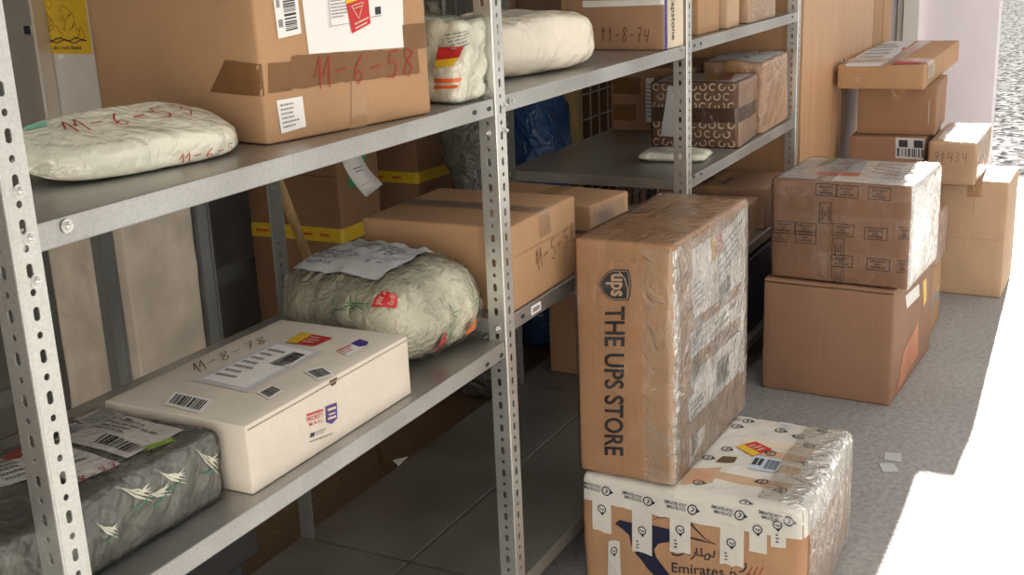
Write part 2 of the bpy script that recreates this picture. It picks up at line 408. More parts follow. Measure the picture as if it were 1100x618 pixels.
DIG = {'1': [[(.1, .62), (.45, 1), (.38, 0)]], 'M': [[(-.05, .35), (.25, 1), (.30, 0)], [(.48, .4), (.82, 1), (.85, 0)]],
       '-': [[(.1, .45), (.75, .5)]], '8': [[(.7, .9), (.35, 1), (.15, .78), (.4, .55), (.75, .3), (.45, 0), (.12, .2), (.4, .55), (.75, .82), (.6, .98)]],
       '6': [[(.65, 1), (.25, .6), (.12, .25), (.4, 0), (.7, .2), (.5, .45), (.15, .3)]],
       '5': [[(.8, 1), (.25, .97), (.2, .55), (.6, .6), (.75, .3), (.5, 0), (.1, .1)]],
       '3': [[(.1, .9), (.5, 1), (.7, .78), (.35, .55), (.75, .35), (.5, 0), (.1, .1)]],
       '7': [[(.1, .9), (.8, 1), (.4, 0)], [(.25, .5), (.75, .52)]], '4': [[(.2, 1), (.12, .45), (.75, .5)], [(.75, .95), (.65, 0)]],
       '0': [[(.45, 1), (.12, .6), (.3, 0), (.7, .3), (.7, .8), (.45, 1)]]}
def handwriting(Q, txt, mat, width, layer=3, label=None, name='handwritten_number', slant=.12):
    ls = []; n = len(txt)
    for i, ch in enumerate(txt):
        for pl in DIG[ch]:
            ls.append([((i+x*.85+slant*y)/n, y*(.92+.06*math.sin(i*3))+.02*math.sin(i*2)) for x, y in pl])
    return Q.strokes(name, mat, ls, width, layer, label=label)

class Parcel:
    def __init__(s, name, label, cat, x, y, z, L, W, H, rot, mat, centre=False, r=.008, bulge=(.0, .0, .0), amp=.0008, freq=9,
                 pillow=None, step=.02, body='carton', group=None, seed=0, taper=(0, 0), eps=.0009, cre=0, crefreq=14, lean=(0, 0), slope=0):
        s.slope = slope
        rot = R(rot); c, s_ = math.cos(rot), math.sin(rot)
        if not centre: x, y = x+c*L/2-s_*W/2, y+s_*L/2+c*W/2
        s.L, s.W, s.H, s.rot, s.r = L, W, H, rot, min(r, H*.45)
        s.pos = Vector((x, y, z)); s.bulge, s.amp, s.freq, s.pillow, s.seed, s.taper, s.eps = bulge, amp, freq, pillow, Vector((seed*3.7, seed*1.3, seed*2.1)), taper, eps
        s.cre, s.crefreq, s.lean, s.step = cre, crefreq, lean, step
        s.root = empty(name, s.pos, rot); tag(s.root, label, cat, group)
        s.body = s.shell(body, mat, 0)
    def shape(s, p, off):
        p = Vector(p); hx, hy, hz = s.L/2, s.W/2, s.H/2; r = s.r
        c = Vector((0, 0, hz)); e = p-c
        q = Vector((clampv(e.x, -hx+r, hx-r), clampv(e.y, -hy+r, hy-r), clampv(e.z, -hz+r, hz-r)))
        d = e-q; n = d.normalized() if d.length > 1e-9 else Vector((0, 0, 1))
        o = c+q+n*r
        ta, tb, tz = clampv(e.x/hx, -1, 1), clampv(e.y/hy, -1, 1), clampv(e.z/hz, -1, 1)
        if s.pillow:
            ea, eb, mn = s.pillow[:3]
            f = max(mn, (max(0, 1-abs(ta)**ea))**.5*((max(0, 1-abs(tb)**eb))**.5 if eb else 1))
            zc = .40*s.H
            pin = s.pillow[3] if len(s.pillow) > 3 else .06
            o = Vector((o.x*(1-.05*tb*tb), o.y*(1-pin*abs(ta)**5), zc+(o.z-s.H/2)*f*(1.2 if o.z > s.H/2 else .8)))
        bx, by, bz = s.bulge
        o.x += (1 if n.x > 0 else -1)*abs(n.x)*bx*(1-tb*tb)*(1-tz*tz)
        o.y += (1 if n.y > 0 else -1)*abs(n.y)*by*(1-ta*ta)*(1-tz*tz)
        if n.z > 0: o.z += n.z*bz*(1-ta*ta)*(1-tb*tb)
        k = clampv(o.z/s.H, 0, 1)
        if s.slope: o.z *= 1+s.slope*tb
        o.x *= 1+s.taper[0]*k; o.y *= 1+s.taper[1]*k
        o.x += s.lean[0]*k; o.y += s.lean[1]*k
        g = clampv((o.z-.0)/.012, 0, 1) if not s.pillow else clampv(.25+o.z/.02, 0, 1)
        nv = noise.noise_vector(o*s.freq+s.seed)*s.amp
        if s.cre:
            v = noise.voronoi(o*s.crefreq+s.seed+noise.noise_vector(o*8)*.4)[0]
            cr = (v[1]-v[0])
            nv += n*(-s.cre*(1-min(1, cr*2.2)))+n*s.cre*.6*noise.noise(o*s.crefreq*2+s.seed)
        o += nv*g
        if n.z < -.5: o.z = max(0, o.z)
        o += n*off
        if o.z < .0004: o.z = .0004
        return o
    def shell(s, name, mat, layer, extra=0, open_bottom=False, parent=None):
        hx, hy, H = s.L/2, s.W/2, s.H
        X, Y, Z = axis_lines(hx, s.r, s.step), axis_lines(hy, s.r, s.step), [z+H/2 for z in axis_lines(H/2, s.r, s.step)]
        bm = bmesh.new(); cache = {}
        def V(x, y, z):
            k = (round(x, 5), round(y, 5), round(z, 5))
            if k not in cache:
                p = s.shape((x, y, z), layer*s.eps)
                if extra: 
                    w = noise.noise(Vector((x, y, z))*35+s.seed)
                    p += Vector((x/hx, y/hy, (z-H/2)/H*2)).normalized()*extra*abs(w)*min(1, z/.02)
                cache[k] = bm.verts.new(p)
            return cache[k]
        def grid(A, B, f):
            for i in range(len(A)-1):
                for j in range(len(B)-1):
                    bm.faces.new((f(A[i], B[j]), f(A[i+1], B[j]), f(A[i+1], B[j+1]), f(A[i], B[j+1])))
        grid(X, Y, lambda a, b_: V(a, b_, H)); 
        if not open_bottom: grid(Y, X, lambda b_, a: V(a, b_, 0))
        grid(X, Z, lambda a, c: V(a, -hy, c)); grid(Z, X, lambda c, a: V(a, hy, c))
        grid(Y, Z, lambda b_, c: V(hx, b_, c)); grid(Z, Y, lambda c, b_: V(-hx, b_, c))
        return bm_obj(name, bm, mat, parent or s.root, smooth=True)
    def surf(s, face, u, v, layer):
        hx, hy = s.L/2, s.W/2
        p = {'nx': (-hx, -u, v), 'px': (hx, u, v), 'ny': (u, -hy, v), 'py': (-u, hy, v), 'pz': (v, -u, s.H)}[face]
        return s.shape(p, layer*s.eps)
    def px(s, face, x, y):                      # photograph pixel -> metres on a face
        d = Fw + Rt*((x-CX)/FPX) + Dn*((y-CY)/FPX)
        rm = Matrix.Rotation(-s.rot, 3, 'Z')
        o = rm @ (Vector((0, 0, CAMZ))-s.pos); d = rm @ d
        if face == 'nx': t = (-s.L/2-o.x)/d.x; q = o+d*t; return (-q.y, q.z)
        if face == 'ny': t = (-s.W/2-o.y)/d.y; q = o+d*t; return (q.x, q.z)
        t = (s.H-o.z)/d.z; q = o+d*t; return (-q.y, q.x)
    def quadpx(s, face, pts): return Quad(s, face, [s.px(face, *p) for p in pts])
    def rect(s, face, u0, v0, u1, v1): return Quad(s, face, [(u0, v1), (u1, v1), (u1, v0), (u0, v0)])
    def rrect(s, face, cu, cv, w, h, ang=0):
        a = R(ang); c, n = math.cos(a), math.sin(a)
        f = lambda x, y: (cu+c*x-n*y, cv+n*x+c*y)
        return Quad(s, face, [f(-w/2, h/2), f(w/2, h/2), f(w/2, -h/2), f(-w/2, -h/2)])
    def full(s, face):
        if face in ('nx', 'px'): return s.rect(face, -s.W/2, 0, s.W/2, s.H)
        if face in ('ny', 'py'): return s.rect(face, -s.L/2, 0, s.L/2, s.H)
        return s.rect(face, -s.W/2, -s.L/2, s.W/2, s.L/2)
    def band(s, plane, path, w0, w1, mat, layer=1, name='tape', label=None, parent=None, ragged=.003):
        """tape running over edges; plane 'xz': path of (x,z), width along y; 'yz': path of (y,z), width along x; 'xy': path (x,y), width z"""
        pts = []
        for i in range(len(path)-1):
            a, b_ = Vector(path[i]), Vector(path[i+1]); n = max(1, int((b_-a).length/.008))
            pts += [a.lerp(b_, k/n) for k in range(n)]
        pts.append(Vector(path[-1])); nw = max(2, int(abs(w1-w0)/.012))
        vs, fs = [], []
        for i, p in enumerate(pts):
            for j in range(nw+1):
                w = w0+(w1-w0)*j/nw
                e = (random.random()-.5)*ragged if i in (0, len(pts)-1) else 0
                q = {'xz': (p.x+e, w, p.y+e), 'yz': (w, p.x+e, p.y+e), 'xy': (p.x+e, p.y+e, w)}[plane]
                vs.append(s.shape(q, layer*s.eps))
        for i in range(len(pts)-1):
            for j in range(nw): k = i*(nw+1)+j; fs.append((k, k+1, k+nw+2, k+nw+1))
        o = py_obj(name, vs, fs, mat, parent or s.root, smooth=True)
        if label: o['label'] = label
        return o
    def seam_tape(s, mat=TAPE_K, w=.05, drop=.06, layer=1, along='x', name='tape', label=None, gap=True):
        if along == 'x':
            if gap: s.rect('pz', -.0012, -s.L/2+.004, .0012, s.L/2-.004).paper('flap_gap', EDGE, layer=.6)
            return s.band('xz', [(-s.L/2, s.H-drop), (-s.L/2, s.H), (s.L/2, s.H), (s.L/2, s.H-drop)], -w/2, w/2, mat, layer, name, label)
        if gap: s.rect('pz', -s.W/2+.004, -.0012, s.W/2-.004, .0012).paper('flap_gap', EDGE, layer=.6)
        return s.band('yz', [(-s.W/2, s.H-drop), (-s.W/2, s.H), (s.W/2, s.H), (s.W/2, s.H-drop)], -w/2, w/2, mat, layer, name, label)
# ------------------------------------------------------------ the setting
FZ = 0.0
def on_y(px_, py_, Y):
    d = Fw + Rt*((px_-CX)/FPX) + Dn*((py_-CY)/FPX); t = Y/d.y
    return Vector((d.x*t, Y, CAMZ+d.z*t))
def on_x(px_, py_, X):
    d = Fw + Rt*((px_-CX)/FPX) + Dn*((py_-CY)/FPX); t = X/d.x
    return Vector((X, d.y*t, CAMZ+d.z*t))
def on_z(px_, py_, Z):
    d = Fw + Rt*((px_-CX)/FPX) + Dn*((py_-CY)/FPX); t = (Z-CAMZ)/d.z
    return Vector((d.x*t, d.y*t, Z))
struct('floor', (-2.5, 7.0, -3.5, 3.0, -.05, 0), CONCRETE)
struct('ground_outside', (7.0, 45, -25, 25, -.06, -.006), ASPHALT)
struct('shade_ceiling', (-2.5, 7.15, .85, 3.0, 2.35, 2.45), GREYWALL)  # unseen, added and sized to shade the rack while the aisle stays open
struct('light_block_near', (-2.6, -2.5, -3.5, 3.0, 0, 2.75), LIGHTBLOCK)  # added unseen block, cuts the light coming from behind the camera
struct('wall_back', (-2.5, 7.0, 2.9, 3.0, 0, 2.75), GREYWALL)
struct('wall_end', (7.0, 7.15, .68, 3.0, 0, 2.75), LAVENDER)
struct('trim_1', (6.94, 7.0, 1.085, 1.165, 0, 2.75), WHITEPAINT)
struct('trim_2', (6.96, 7.0, 1.165, 1.20, 0, 2.75), PANEL)
# plaster column behind the shelving
bm = bmesh.new(); add_box(bm, 1.90, 2.125, 2.0, 2.25, 0, 2.35)
bmesh.ops.subdivide_edges(bm, edges=bm.edges[:], cuts=40, use_grid_fill=True)
for v in bm.verts:
    n_ = noise.noise_vector(v.co*14)*.004+noise.noise_vector(v.co*50)*.002; v.co += Vector((n_.x, n_.y, 0))
tag(bm_obj('wall_column', bm, PLASTER, smooth=True), kind='structure')
box_obj_ = box_obj('wall_panel', (1.885, 1.895, 1.995, 2.24, .93, 1.9), PANEL); tag(box_obj_, kind='structure')

# ------------------------------------------------------------ shelving rack
def hole_strip(bm, W, z0, z1, origin, ax, th, thdir, pitch=.0235, phase=0):
    """perforated steel strip: W along ax, z up; th thickness along thdir"""
    o = Vector(origin); ax = Vector(ax); up = Vector((0, 0, 1)); td = Vector(thdir)*th
    n = int((z1-z0)/pitch); cache = {}
    def V(a, z, k):
        key = (round(a, 5), round(z, 5), k)
        if key not in cache: cache[key] = bm.verts.new(o+ax*a+up*z+td*k)
        return cache[key]
    N = 12
    for i in range(n):
        za = z0+i*pitch; zb = za+pitch if i < n-1 else z1; zm = za+pitch/2
        slot = (i+phase) % 2 == 0
        rx, rz = (.0042, .0078) if slot else (.0038, .0040)
        ring = []
        for k in range(N):
            t = 2*math.pi*(k+.5)/N
            c, s = math.cos(t), math.sin(t)
            if slot: z = (rz-rx)*(1 if s > 0 else -1)+rx*s
            else: z = rz*s
            ring.append((W/2+rx*c, zm+z))
        # outline points matched to the ring
        outl = []
        for k in range(N):
            t = 2*math.pi*(k+.5)/N; c, s = math.cos(t), math.sin(t); m_ = max(abs(c), abs(s))
            a_ = W/2+W/2*c/m_; z_ = zm+pitch/2*s/m_
            if i == n-1 and s/m_ > .99: z_ = zb
            outl.append((a_, z_))
        cor = {1: (W, zb), 4: (0, zb), 7: (0, za), 10: (W, za)}
        for k in range(N):
            k2 = (k+1) % N
            for side in (0, 1):
                A, B, C_, D = V(*outl[k], side), V(*outl[k2], side), V(*ring[k2], side), V(*ring[k], side)
                poly = [A, B, C_, D]
                p0, p1 = outl[k], outl[k2]
                if abs(p0[0]-p1[0]) > 1e-4 and abs(p0[1]-p1[1]) > 1e-4:
                    cx_ = W if max(p0[0], p1[0]) > W-1e-5 else 0
                    cz_ = zb if max(p0[1], p1[1]) > zb-1e-5 else za
                    poly = [A, V(cx_, cz_, side), B, C_, D]
                if side: poly = poly[::-1]
                try: bm.faces.new(poly)
                except ValueError: pass
            try: bm.faces.new((V(*ring[k], 0), V(*ring[k2], 0), V(*ring[k2], 1), V(*ring[k], 1)))
            except ValueError: pass
    for a in (0, W):
        zs = sorted({key[1] for key in cache if abs(key[0]-a) < 1e-6})
        for q, w in zip(zs, zs[1:]):
            try: bm.faces.new((V(a, q, 0), V(a, w, 0), V(a, w, 1), V(a, q, 1)))
            except ValueError: pass
PW = .036
def post(name, x, y, z1, mat, parent, sx=1, sy=1, phase=0):
    bm = bmesh.new()
    hole_strip(bm, PW, 0, z1, (x, y, 0), (sx, 0, 0), .0018, (0, sy, 0), phase=phase)
    hole_strip(bm, PW-.0018, 0, z1, (x, y+.0018*sy, 0), (0, sy, 0), .0018, (sx, 0, 0), phase=phase)
    add_tube(bm, (x+.0016*sx, y+.0016*sy, .001), (x+.0016*sx, y+.0016*sy, z1), .0022, 8)
    bmesh.ops.remove_doubles(bm, verts=bm.verts[:], dist=1e-5)
    bmesh.ops.recalc_face_normals(bm, faces=bm.faces[:])
    return bm_obj(name, bm, mat, parent)
def shelf(x0, x1, z, parent, y0=1.003, y1=1.53, mat=None, lip=.028, name='shelf', t=.0012):
    bm = bmesh.new()
    prof = [(0, 0), (0, -.0), ]
    add_box(bm, x0, x1, y0, y1, z-t, z)                      # deck
    for ya, yb, s in ((y0, y0+t, 1), (y1-t, y1, -1)):        # folded lips with a return at the foot
        add_box(bm, x0, x1, ya, yb, z-lip, z-t)
        add_box(bm, x0, x1, ya if s > 0 else yb-.010, ya+.010 if s > 0 else yb, z-lip-t, z-lip)
    add_box(bm, x0, x0+t, y0+t, y1-t, z-lip, z-t); add_box(bm, x1-t, x1, y0+t, y1-t, z-lip, z-t)
    bm2 = bm
    # rounded upper front edge
    add_tube(bm, (x0, y0+.002, z-.0012), (x1, y0+.002, z-.0012), .0022, 8)
    add_tube(bm, (x0, y0+.0015, z-lip), (x1, y0+.0015, z-lip), .0020, 8)
    return bm_obj(name, bm, mat or GALV_S, parent)
def bolt(x, y, z, parent, d=(0, -1, 0), r=.0062, name='bolt'):
    bm = bmesh.new(); p = Vector((x, y, z)); d = Vector(d)
    add_tube(bm, p+d*0.0002, p+d*.0012, r*1.25, 18)
    add_tube(bm, p+d*.0012, p+d*.0055, r*.9, 6, r*.85)
    add_tube(bm, p+d*.0055, p+d*.008, r*.45, 10)
    return bm_obj(name, bm, BOLT, parent)
def slots(pts, y, z, parent):
    for x in pts:
        bm = bmesh.new()
        k = [bm.verts.new((x+.0075*math.cos(t)*(1 if True else 1), y, z+.0042*math.sin(t))) for t in [2*math.pi*i/14 for i in range(14)]]
        f = bm.faces.new(k); r_ = bmesh.ops.extrude_face_region(bm, geom=[f]); bmesh.ops.translate(bm, verts=[v for v in r_['geom'] if isinstance(v, bmesh.types.BMVert)], vec=(0, .0006, 0))
        bm_obj('lip_slot', bm, BLACK, parent)
PX = (.800, 1.851, 2.869, 3.970)
ZA, ZB, ZC3, ZC, ZD, ZE, ZF, ZBOT = 1.090, 1.091, 1.100, .635, .677, .750, .435, .120
rack = empty('shelving_rack', (0, 0, 0))
tag(rack, 'long galvanised steel shelving rack with perforated angle posts carrying the parcels', 'shelving')
for i, x in enumerate(PX):
    post('post', x, 1.0, 2.0, GALV, rack, phase=i)
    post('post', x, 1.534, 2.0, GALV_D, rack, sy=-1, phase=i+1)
def sh(x0, x1, z, **k): return shelf(x0+.0022, x1+PW-.001, z, rack, **k)
sh(PX[0], PX[1]-PW-.002, ZA); sh(PX[0], PX[1]-PW-.002, ZC); 
sh(PX[1], PX[2]-PW-.002, ZB); sh(PX[1], PX[2]-PW-.002, ZD)
sh(PX[2], PX[3], ZC3); sh(PX[2], PX[3], ZE); sh(PX[2], PX[3], ZF)
for a, b_ in ((0, 1), (1, 2), (2, 3)):                 # each bottom level is two narrow trays side by side
    xe = PX[b_]-PW-.004 if b_ < 3 else PX[b_]
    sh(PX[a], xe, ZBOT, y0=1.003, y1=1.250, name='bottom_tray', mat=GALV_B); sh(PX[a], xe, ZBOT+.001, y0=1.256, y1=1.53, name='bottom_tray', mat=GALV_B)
for p in ((31, 256), (38.5, 302), (20, 206)):
    q = on_y(*p, 1.0); bolt(q.x, 1.0, q.z, rack)
q = on_y(73, 243, 1.0); bolt(q.x, 1.002, q.z, rack)
for p in ((549, 109), (541.5, 113), (542, 140)):
    q = on_y(*p, 1.0); bolt(q.x, 1.0, q.z, rack, r=.005)
for p in ((521, 70), (521, 99), (524, 143)):
    q = on_x(*p, 1.851); bolt(1.851, q.y, q.z, rack, (-1, 0, 0), r=.005)
q = on_x(534, 354, 1.851); bolt(1.851, q.y, q.z, rack, (-1, 0, 0), r=.006)
for p in ((511.5, 121), (527, 117)): q = on_y(*p, 1.0); slots([q.x], 1.0022, q.z, rack)
for p in ((525, 392), (540, 382)): q = on_y(*p, 1.0); slots([q.x], 1.0022, q.z, rack)
q = on_y(563, 340, 1.0); slots([q.x], 1.0022, q.z, rack)
for p in ((747, 49), (754, 46.7), (852.5, 18)): q = on_y(*p, 1.0); slots([q.x], 1.0022, q.z, rack)
for p in ((746.5, 190), (754, 187)): q = on_y(*p, 1.0); slots([q.x], 1.0022, q.z, rack)
q = on_y(733, 52, 1.0); bolt(q.x, 1.002, q.z, rack, r=.005)
# sticker on the lip of the middle bay
q0, q1 = on_y(571, 334, 1.0), on_y(581, 323, 1.0)
st = box_obj('lip_sticker', (q0.x, q1.x, 1.0005, 1.0012, ZD-.022, ZD-.004), PAPER, rack)
box_obj('barcode', (q0.x+.006, q1.x-.006, 1.0001, 1.0004, ZD-.018, ZD-.009), INK_G, st)

# ------------------------------------------------------------ labels shared by parcels
def dhl(Q, parent=None, seed=1):               # two-colour sticker, yellow end and red body
    a = Q.paper('sticker', RED, layer=2.4, parent=parent, label='red and yellow sticker')
    Q.paper('yellow_end', YEL, layer=2.9, parent=a, rect=(0, 0, .38, 1))
    Q.lines((.45, .15, .92, .85), 3, a, 3.2, CREAM, seed)
    return a
def shiplabel(Q, seed=1, mat=None, bar=(.08, .1, .92, .4), lines=(.08, .5, .9, .92), n=5, layer=1.6, name='shipping_label', vert=False, label=None):
    p = Q.paper(name, mat or PAPER, layer=layer, label=label)
    if bar: Q.barcode(bar, p, layer+.6, 26+seed, vert)
    if lines: Q.lines(lines, n, p, layer+.6, seed=seed)
    return p

# ------------------------------------------------------------ bay one, upper shelf
B = Parcel('cardboard_box', 'large cardboard box with white papers, numbered 11-6-58, on the top left shelf', 'box',
           1.321, 1.085, ZA+.0005, .349, .406, .33, -11, KRAFT, r=.006, bulge=(.004, .006, 0), amp=.0012, seed=1)
B.band('xz', [(-B.L/2, B.H*.9), (-B.L/2, B.H), (B.L/2, B.H), (B.L/2, B.H*.9)], -.03, .03, TAPE_K, 1, 'top_tape')
B.quadpx('ny', [(318, -30), (430, -40), (432, 51), (329, 58)]).paper('white_document', PAPER, 1.2)
Q = B.quadpx('ny', [(345, -30), (405, -35), (408, 20), (350, 30)]); p = Q.paper('address_slip', PAPER, 2.0)
Q.lines((.05, .15, .35, .5), 6, p, 2.6, seed=4); Q.rects('frame_line', INK_G, [(.02, .02, .4, .03), (.02, .02, .03, .9), (.4, .02, .41, .9), (.6, .06, .98, .075)], 2.6, p)
Q.rects('square_code', INK, [(.86, .1, .97, .25)], 2.7, p)
Q = B.quadpx('ny', [(362, -22), (389, -28), (394.5, 25), (374, 36)])
p = Q.paper('warning_sticker', RED, 2.8, label='red and yellow sticker'); Q.paper('yellow_end', YEL, 3.2, p, rect=(0, .55, 1, 1))
Q.strokes('triangle_print', CREAM, [[(.2, .48), (.75, .48), (.45, .2), (.2, .48)], [(.3, .42), (.65, .42)]], .0012, 3.4, p)
Q.lines((.2, .02, .95, .18), 2, p, 3.4, CREAM, 2)
Q = B.quadpx('ny', [(291, -8), (316, -12), (321, 36), (297, 42)]); p = Q.paper('barcode_label', PAPER, 1.6)
Q.barcode((.35, .12, .85, .98), p, 2.2, 26, True); Q.lines((.08, .1, .3, .95), 2, p, 2.2)
Q = B.quadpx('ny', [(296, 108), (323, 103), (328, 136), (302, 144)]); p = Q.paper('small_label', PAPER, 1.4)
Q.lines((.1, .1, .9, .9), 6, p, 2.0, seed=8)
B.quadpx('ny', [(311, 60), (447, 52), (450, 78), (308, 96)]).paper('brown_tape', TAPE_B, 1.6, ragged=.06)
B.quadpx('ny', [(430, 27), (462, 24), (462, 51), (432, 54)]).paper('brown_tape', TAPE_B, 1.3)
B.quadpx('nx', [(243, 64), (285, 70), (285, 104), (228, 98)]).paper('brown_tape', TAPE_B, 1.3)
B.quadpx('ny', [(287, 68), (312, 66), (312, 97), (288, 100)]).paper('brown_tape', TAPE_B, 1.3)
B.quadpx('ny', [(375, 88), (391, 86), (394, 137), (377, 141)]).paper('brown_tape', TAPE_K, 1.3)
Q = B.quadpx('ny', [(333, 58), (445, 50), (447, 80), (336, 96)])
handwriting(Q, 'M-6-58', INK_R, .0022, 3.6)

m_ = Parcel('padded_mailer', 'white plastic-wrapped mailer numbered 11-6-53 in red lying at the front of the top left shelf', 'mailer',
            1.145, 1.165, ZA+.0005, .335, .15, .060, -11, MAILER, centre=True, r=.018, pillow=(3.2, None, .10, .8), slope=.32, amp=.003, freq=12, step=.006,
            body='wrapper', cre=.0022, crefreq=13, seed=3, eps=.0013)
handwriting(m_.rrect('pz', -.005, .005, .20, .045, 90), 'M-6-53', INK_R, .0026, 3.5)
handwriting(m_.rect('ny', .015, .012, .12, .034), 'M-6-5', INK_R, .002, 3.5)
m_.rrect('pz', -.045, -.11, .03, .014, 70).paper('green_patch', pbr('pale_green_print', (.25, .62, .45), .4), 1.6)

m_ = Parcel('poly_bag', 'crumpled white plastic bag with orange stripes and red sticker beside the middle post', 'bag',
            1.755, 1.014, ZA+.0005, .086, .20, .145, -3, MAILER, r=.022, amp=.006, freq=12, step=.008,
            body='wrapper', cre=.007, crefreq=17, seed=5, eps=.0016, lean=(.03, .0))
m_.quadpx('nx', [(463, 84), (497, 86), (493, 90), (463, 89)]).paper('orange_stripe', ORANGE, 2)
m_.quadpx('nx', [(463, 92), (492, 93), (490, 96), (463, 96)]).paper('orange_stripe', ORANGE, 2)
Q = m_.quadpx('nx', [(463, 52), (492, 52), (481, 71), (463, 72)]); p = Q.paper('sticker', RED, 2.2, label='red and yellow sticker'); Q.paper('yellow_end', YEL, 2.7, p, rect=(0, 0, 1, .4))
m_.quadpx('nx', [(470, 38), (515, 32), (520, 50), (478, 56)]).lines((0, 0, 1, 1), 5, m_.root, 2, INK_G, 3)
m_.shell('clear_wrap', FILM_S, 3)

# ------------------------------------------------------------ bay one, middle shelf
g = Parcel('wrapped_parcel', 'dark grey plastic-wrapped parcel with two white labels behind the nearest post', 'parcel',
           .70, 1.059, ZC+.0005, .43, .232, .100, 0, GREYPOLY, r=.014, bulge=(.004, .008, .006), amp=.003, freq=10, step=.010, body='wrapper', cre=.0022, crefreq=12, seed=6, eps=.0013)
Q = g.quadpx('pz', [(112, 440), (197, 463), (138, 494), (60, 476)]); p = Q.paper('shipping_label', PAPER, 1.8)
Q.barcode((.45, .12, .95, .36), p, 2.6, 22); Q.lines((.1, .45, .9, .9), 4, p, 2.6, seed=3); Q.rects('square_code', INK, [(.36, .82, .45, .92)], 2.6, p)
Q = g.quadpx('pz', [(80, 452), (112, 438), (134, 445), (100, 462)]); p = Q.paper('barcode_label', PAPER, 3.0); Q.barcode((.1, .15, .9, .8), p, 3.6, 20, mat=INK_G)
Q = g.quadpx('pz', [(60, 466), (82, 456), (100, 461), (78, 474)]); p = Q.paper('barcode_label', PAPER, 2.8); Q.barcode((.1, .15, .9, .8), p, 3.4, 20, mat=INK_G)
Q = g.quadpx('pz', [(20, 488), (62, 482), (132, 501), (80, 524)]); p = Q.paper('address_label', PAPER, 1.8); Q.lines((.1, .3, .9, .8), 4, p, 2.4)
handwriting(g.quadpx('pz', [(82, 519), (125, 500), (132, 503), (90, 524)]), '8-77', INK_R, .002, 3.4)
g.quadpx('pz', [(156, 482), (183, 472), (188, 475), (160, 487)]).paper('lime_sticker', LIME, 3)
g.quadpx('pz', [(2, 494), (22, 484), (24, 498), (4, 500)]).paper('red_sticker', RED, 2.6)
Q = g.quadpx('pz', [(-30, 505), (20, 492), (60, 512), (0, 530)]); p = Q.paper('address_label', PAPER, 1.8); Q.lines((.2, .1, .9, .9), 5, p, 2.5, seed=9)
for q4 in ([(120, 520), (160, 500), (170, 540), (125, 562)], [(150, 530), (185, 500), (190, 530), (150, 560)], [(95, 560), (125, 545), (128, 580), (98, 596)], [(165, 505), (200, 488), (204, 520), (168, 540)], [(205, 478), (238, 470), (240, 515), (208, 520)]):
    Q = g.quadpx('ny', q4)
    Q.strokes('painted_crease_glint', MAILER, [[(.1+.1*i, .9-.1*i), (.4+.06*i, .5+.05*(i % 3)), (.8, .15+.12*i)] for i in range(5)], .0035, 1.8, taper=.9)  # pale strokes painted as glints along the creases of the wrap
    Q.strokes('green_ink', GREEN, [[(.2, .3), (.45, .22), (.8, .36)], [(.3, .2), (.6, .26)]], .003, 2.2, taper=.8)
g.shell('clear_wrap', FILM_S, 3.4)

w = Parcel('flat_white_box', 'flat white cardboard box numbered 11-8-78 with postage labels on the middle left shelf', 'box',
           1.146, 1.027, ZC+.0005, .413, .262, .102, 0, WHITEBOX, r=.0028, bulge=(.001, .002, .003), amp=.0008, seed=8)
w.rect('ny', -w.L/2+.003, w.H-.0075, w.L/2-.003, w.H-.0055).paper('lid_gap', pbr('lid_shadow_line', (.35, .29, .22), .9), .7)
Q = w.quadpx('pz', [(297, 369), (347, 380), (266, 424), (206, 411)]); p = Q.paper('label_pouch', PAPER_G, 1.3)
Q2 = w.quadpx('pz', [(298, 372), (338, 381), (264, 420), (216, 410)]); p = Q2.paper('shipping_label', PAPER, 1.9)
Q2.lines((.06, .1, .6, .9), 7, p, 2.6, seed=5); Q2.barcode((.62, .55, .95, .9), p, 2.6, 20)
Q = w.quadpx('pz', [(296, 392), (316, 380), (332, 384), (313, 397)]); p = Q.paper('barcode_label', PAPER, 2.4); Q.barcode((.08, .15, .92, .85), p, 3.0, 22)
for q4 in ([(188, 423), (230, 432), (216, 446), (176, 436)], [(276, 424), (292, 416), (306, 421), (290, 431)], [(326, 401), (346, 396), (360, 404), (342, 410)]):
    Q = w.quadpx('pz', q4); p = Q.paper('barcode_label', PAPER, 1.6); Q.barcode((.1, .15, .9, .85), p, 2.3, 20)
dhl(w.quadpx('pz', [(324, 359), (358, 365), (338, 374), (307, 370)]))
Q = w.quadpx('pz', [(361, 378), (386, 366), (399, 370), (374, 384)]); p = Q.paper('priority_label', PAPER, 1.4)
Q.rects('red_bar', RED, [(.0, .78, .55, .9)], 2.1, p); Q.polys('purple_shield', PURPLE, [[(.6, .2), (.8, .0), (1, .2), (1, .95), (.6, .95)]], 2.2, p)
Q.text('PRIORITY', (0, .5, .5, .7), RED, 2.2, p, .01); Q.text('MAIL', (0, .25, .4, .42), RED, 2.2, p)
handwriting(w.quadpx('pz', [(203, 393), (285, 362), (290, 369), (212, 404)]), 'M-8-78', INK_BR, .0022, 2.8)
Q = w.quadpx('ny', [(328, 443), (361, 432), (362, 466), (330, 478)]); 
Q.rects('red_bar', RED, [(0, .88, .52, .94)], 1.2); Q.text('PRIORITY', (0, .70, .52, .84), RED, 1.2, None, .01); Q.text('M A I L', (.06, .55, .5, .66), RED, 1.2, None, .01)
p = Q.polys('purple_shield', PURPLE, [[(.60, .98), (.60, .50), (.78, .38), (.97, .50), (.97, 1.0)]], 1.2)
Q.rects('shield_lettering', CREAM, [(.65, .82, .92, .90), (.68, .68, .90, .73), (.65, .55, .92, .62)], 1.8, p)
Q.polys('eagle_mark', INK_B, [[(.06, .2), (.2, .2), (.22, .32), (.1, .33)]], 1.2); Q.lines((.24, .2, .6, .34), 2, w.root, 1.2, INK_G, 2); Q.lines((.04, .02, 1, .12), 1, w.root, 1.2, INK_G, 5)
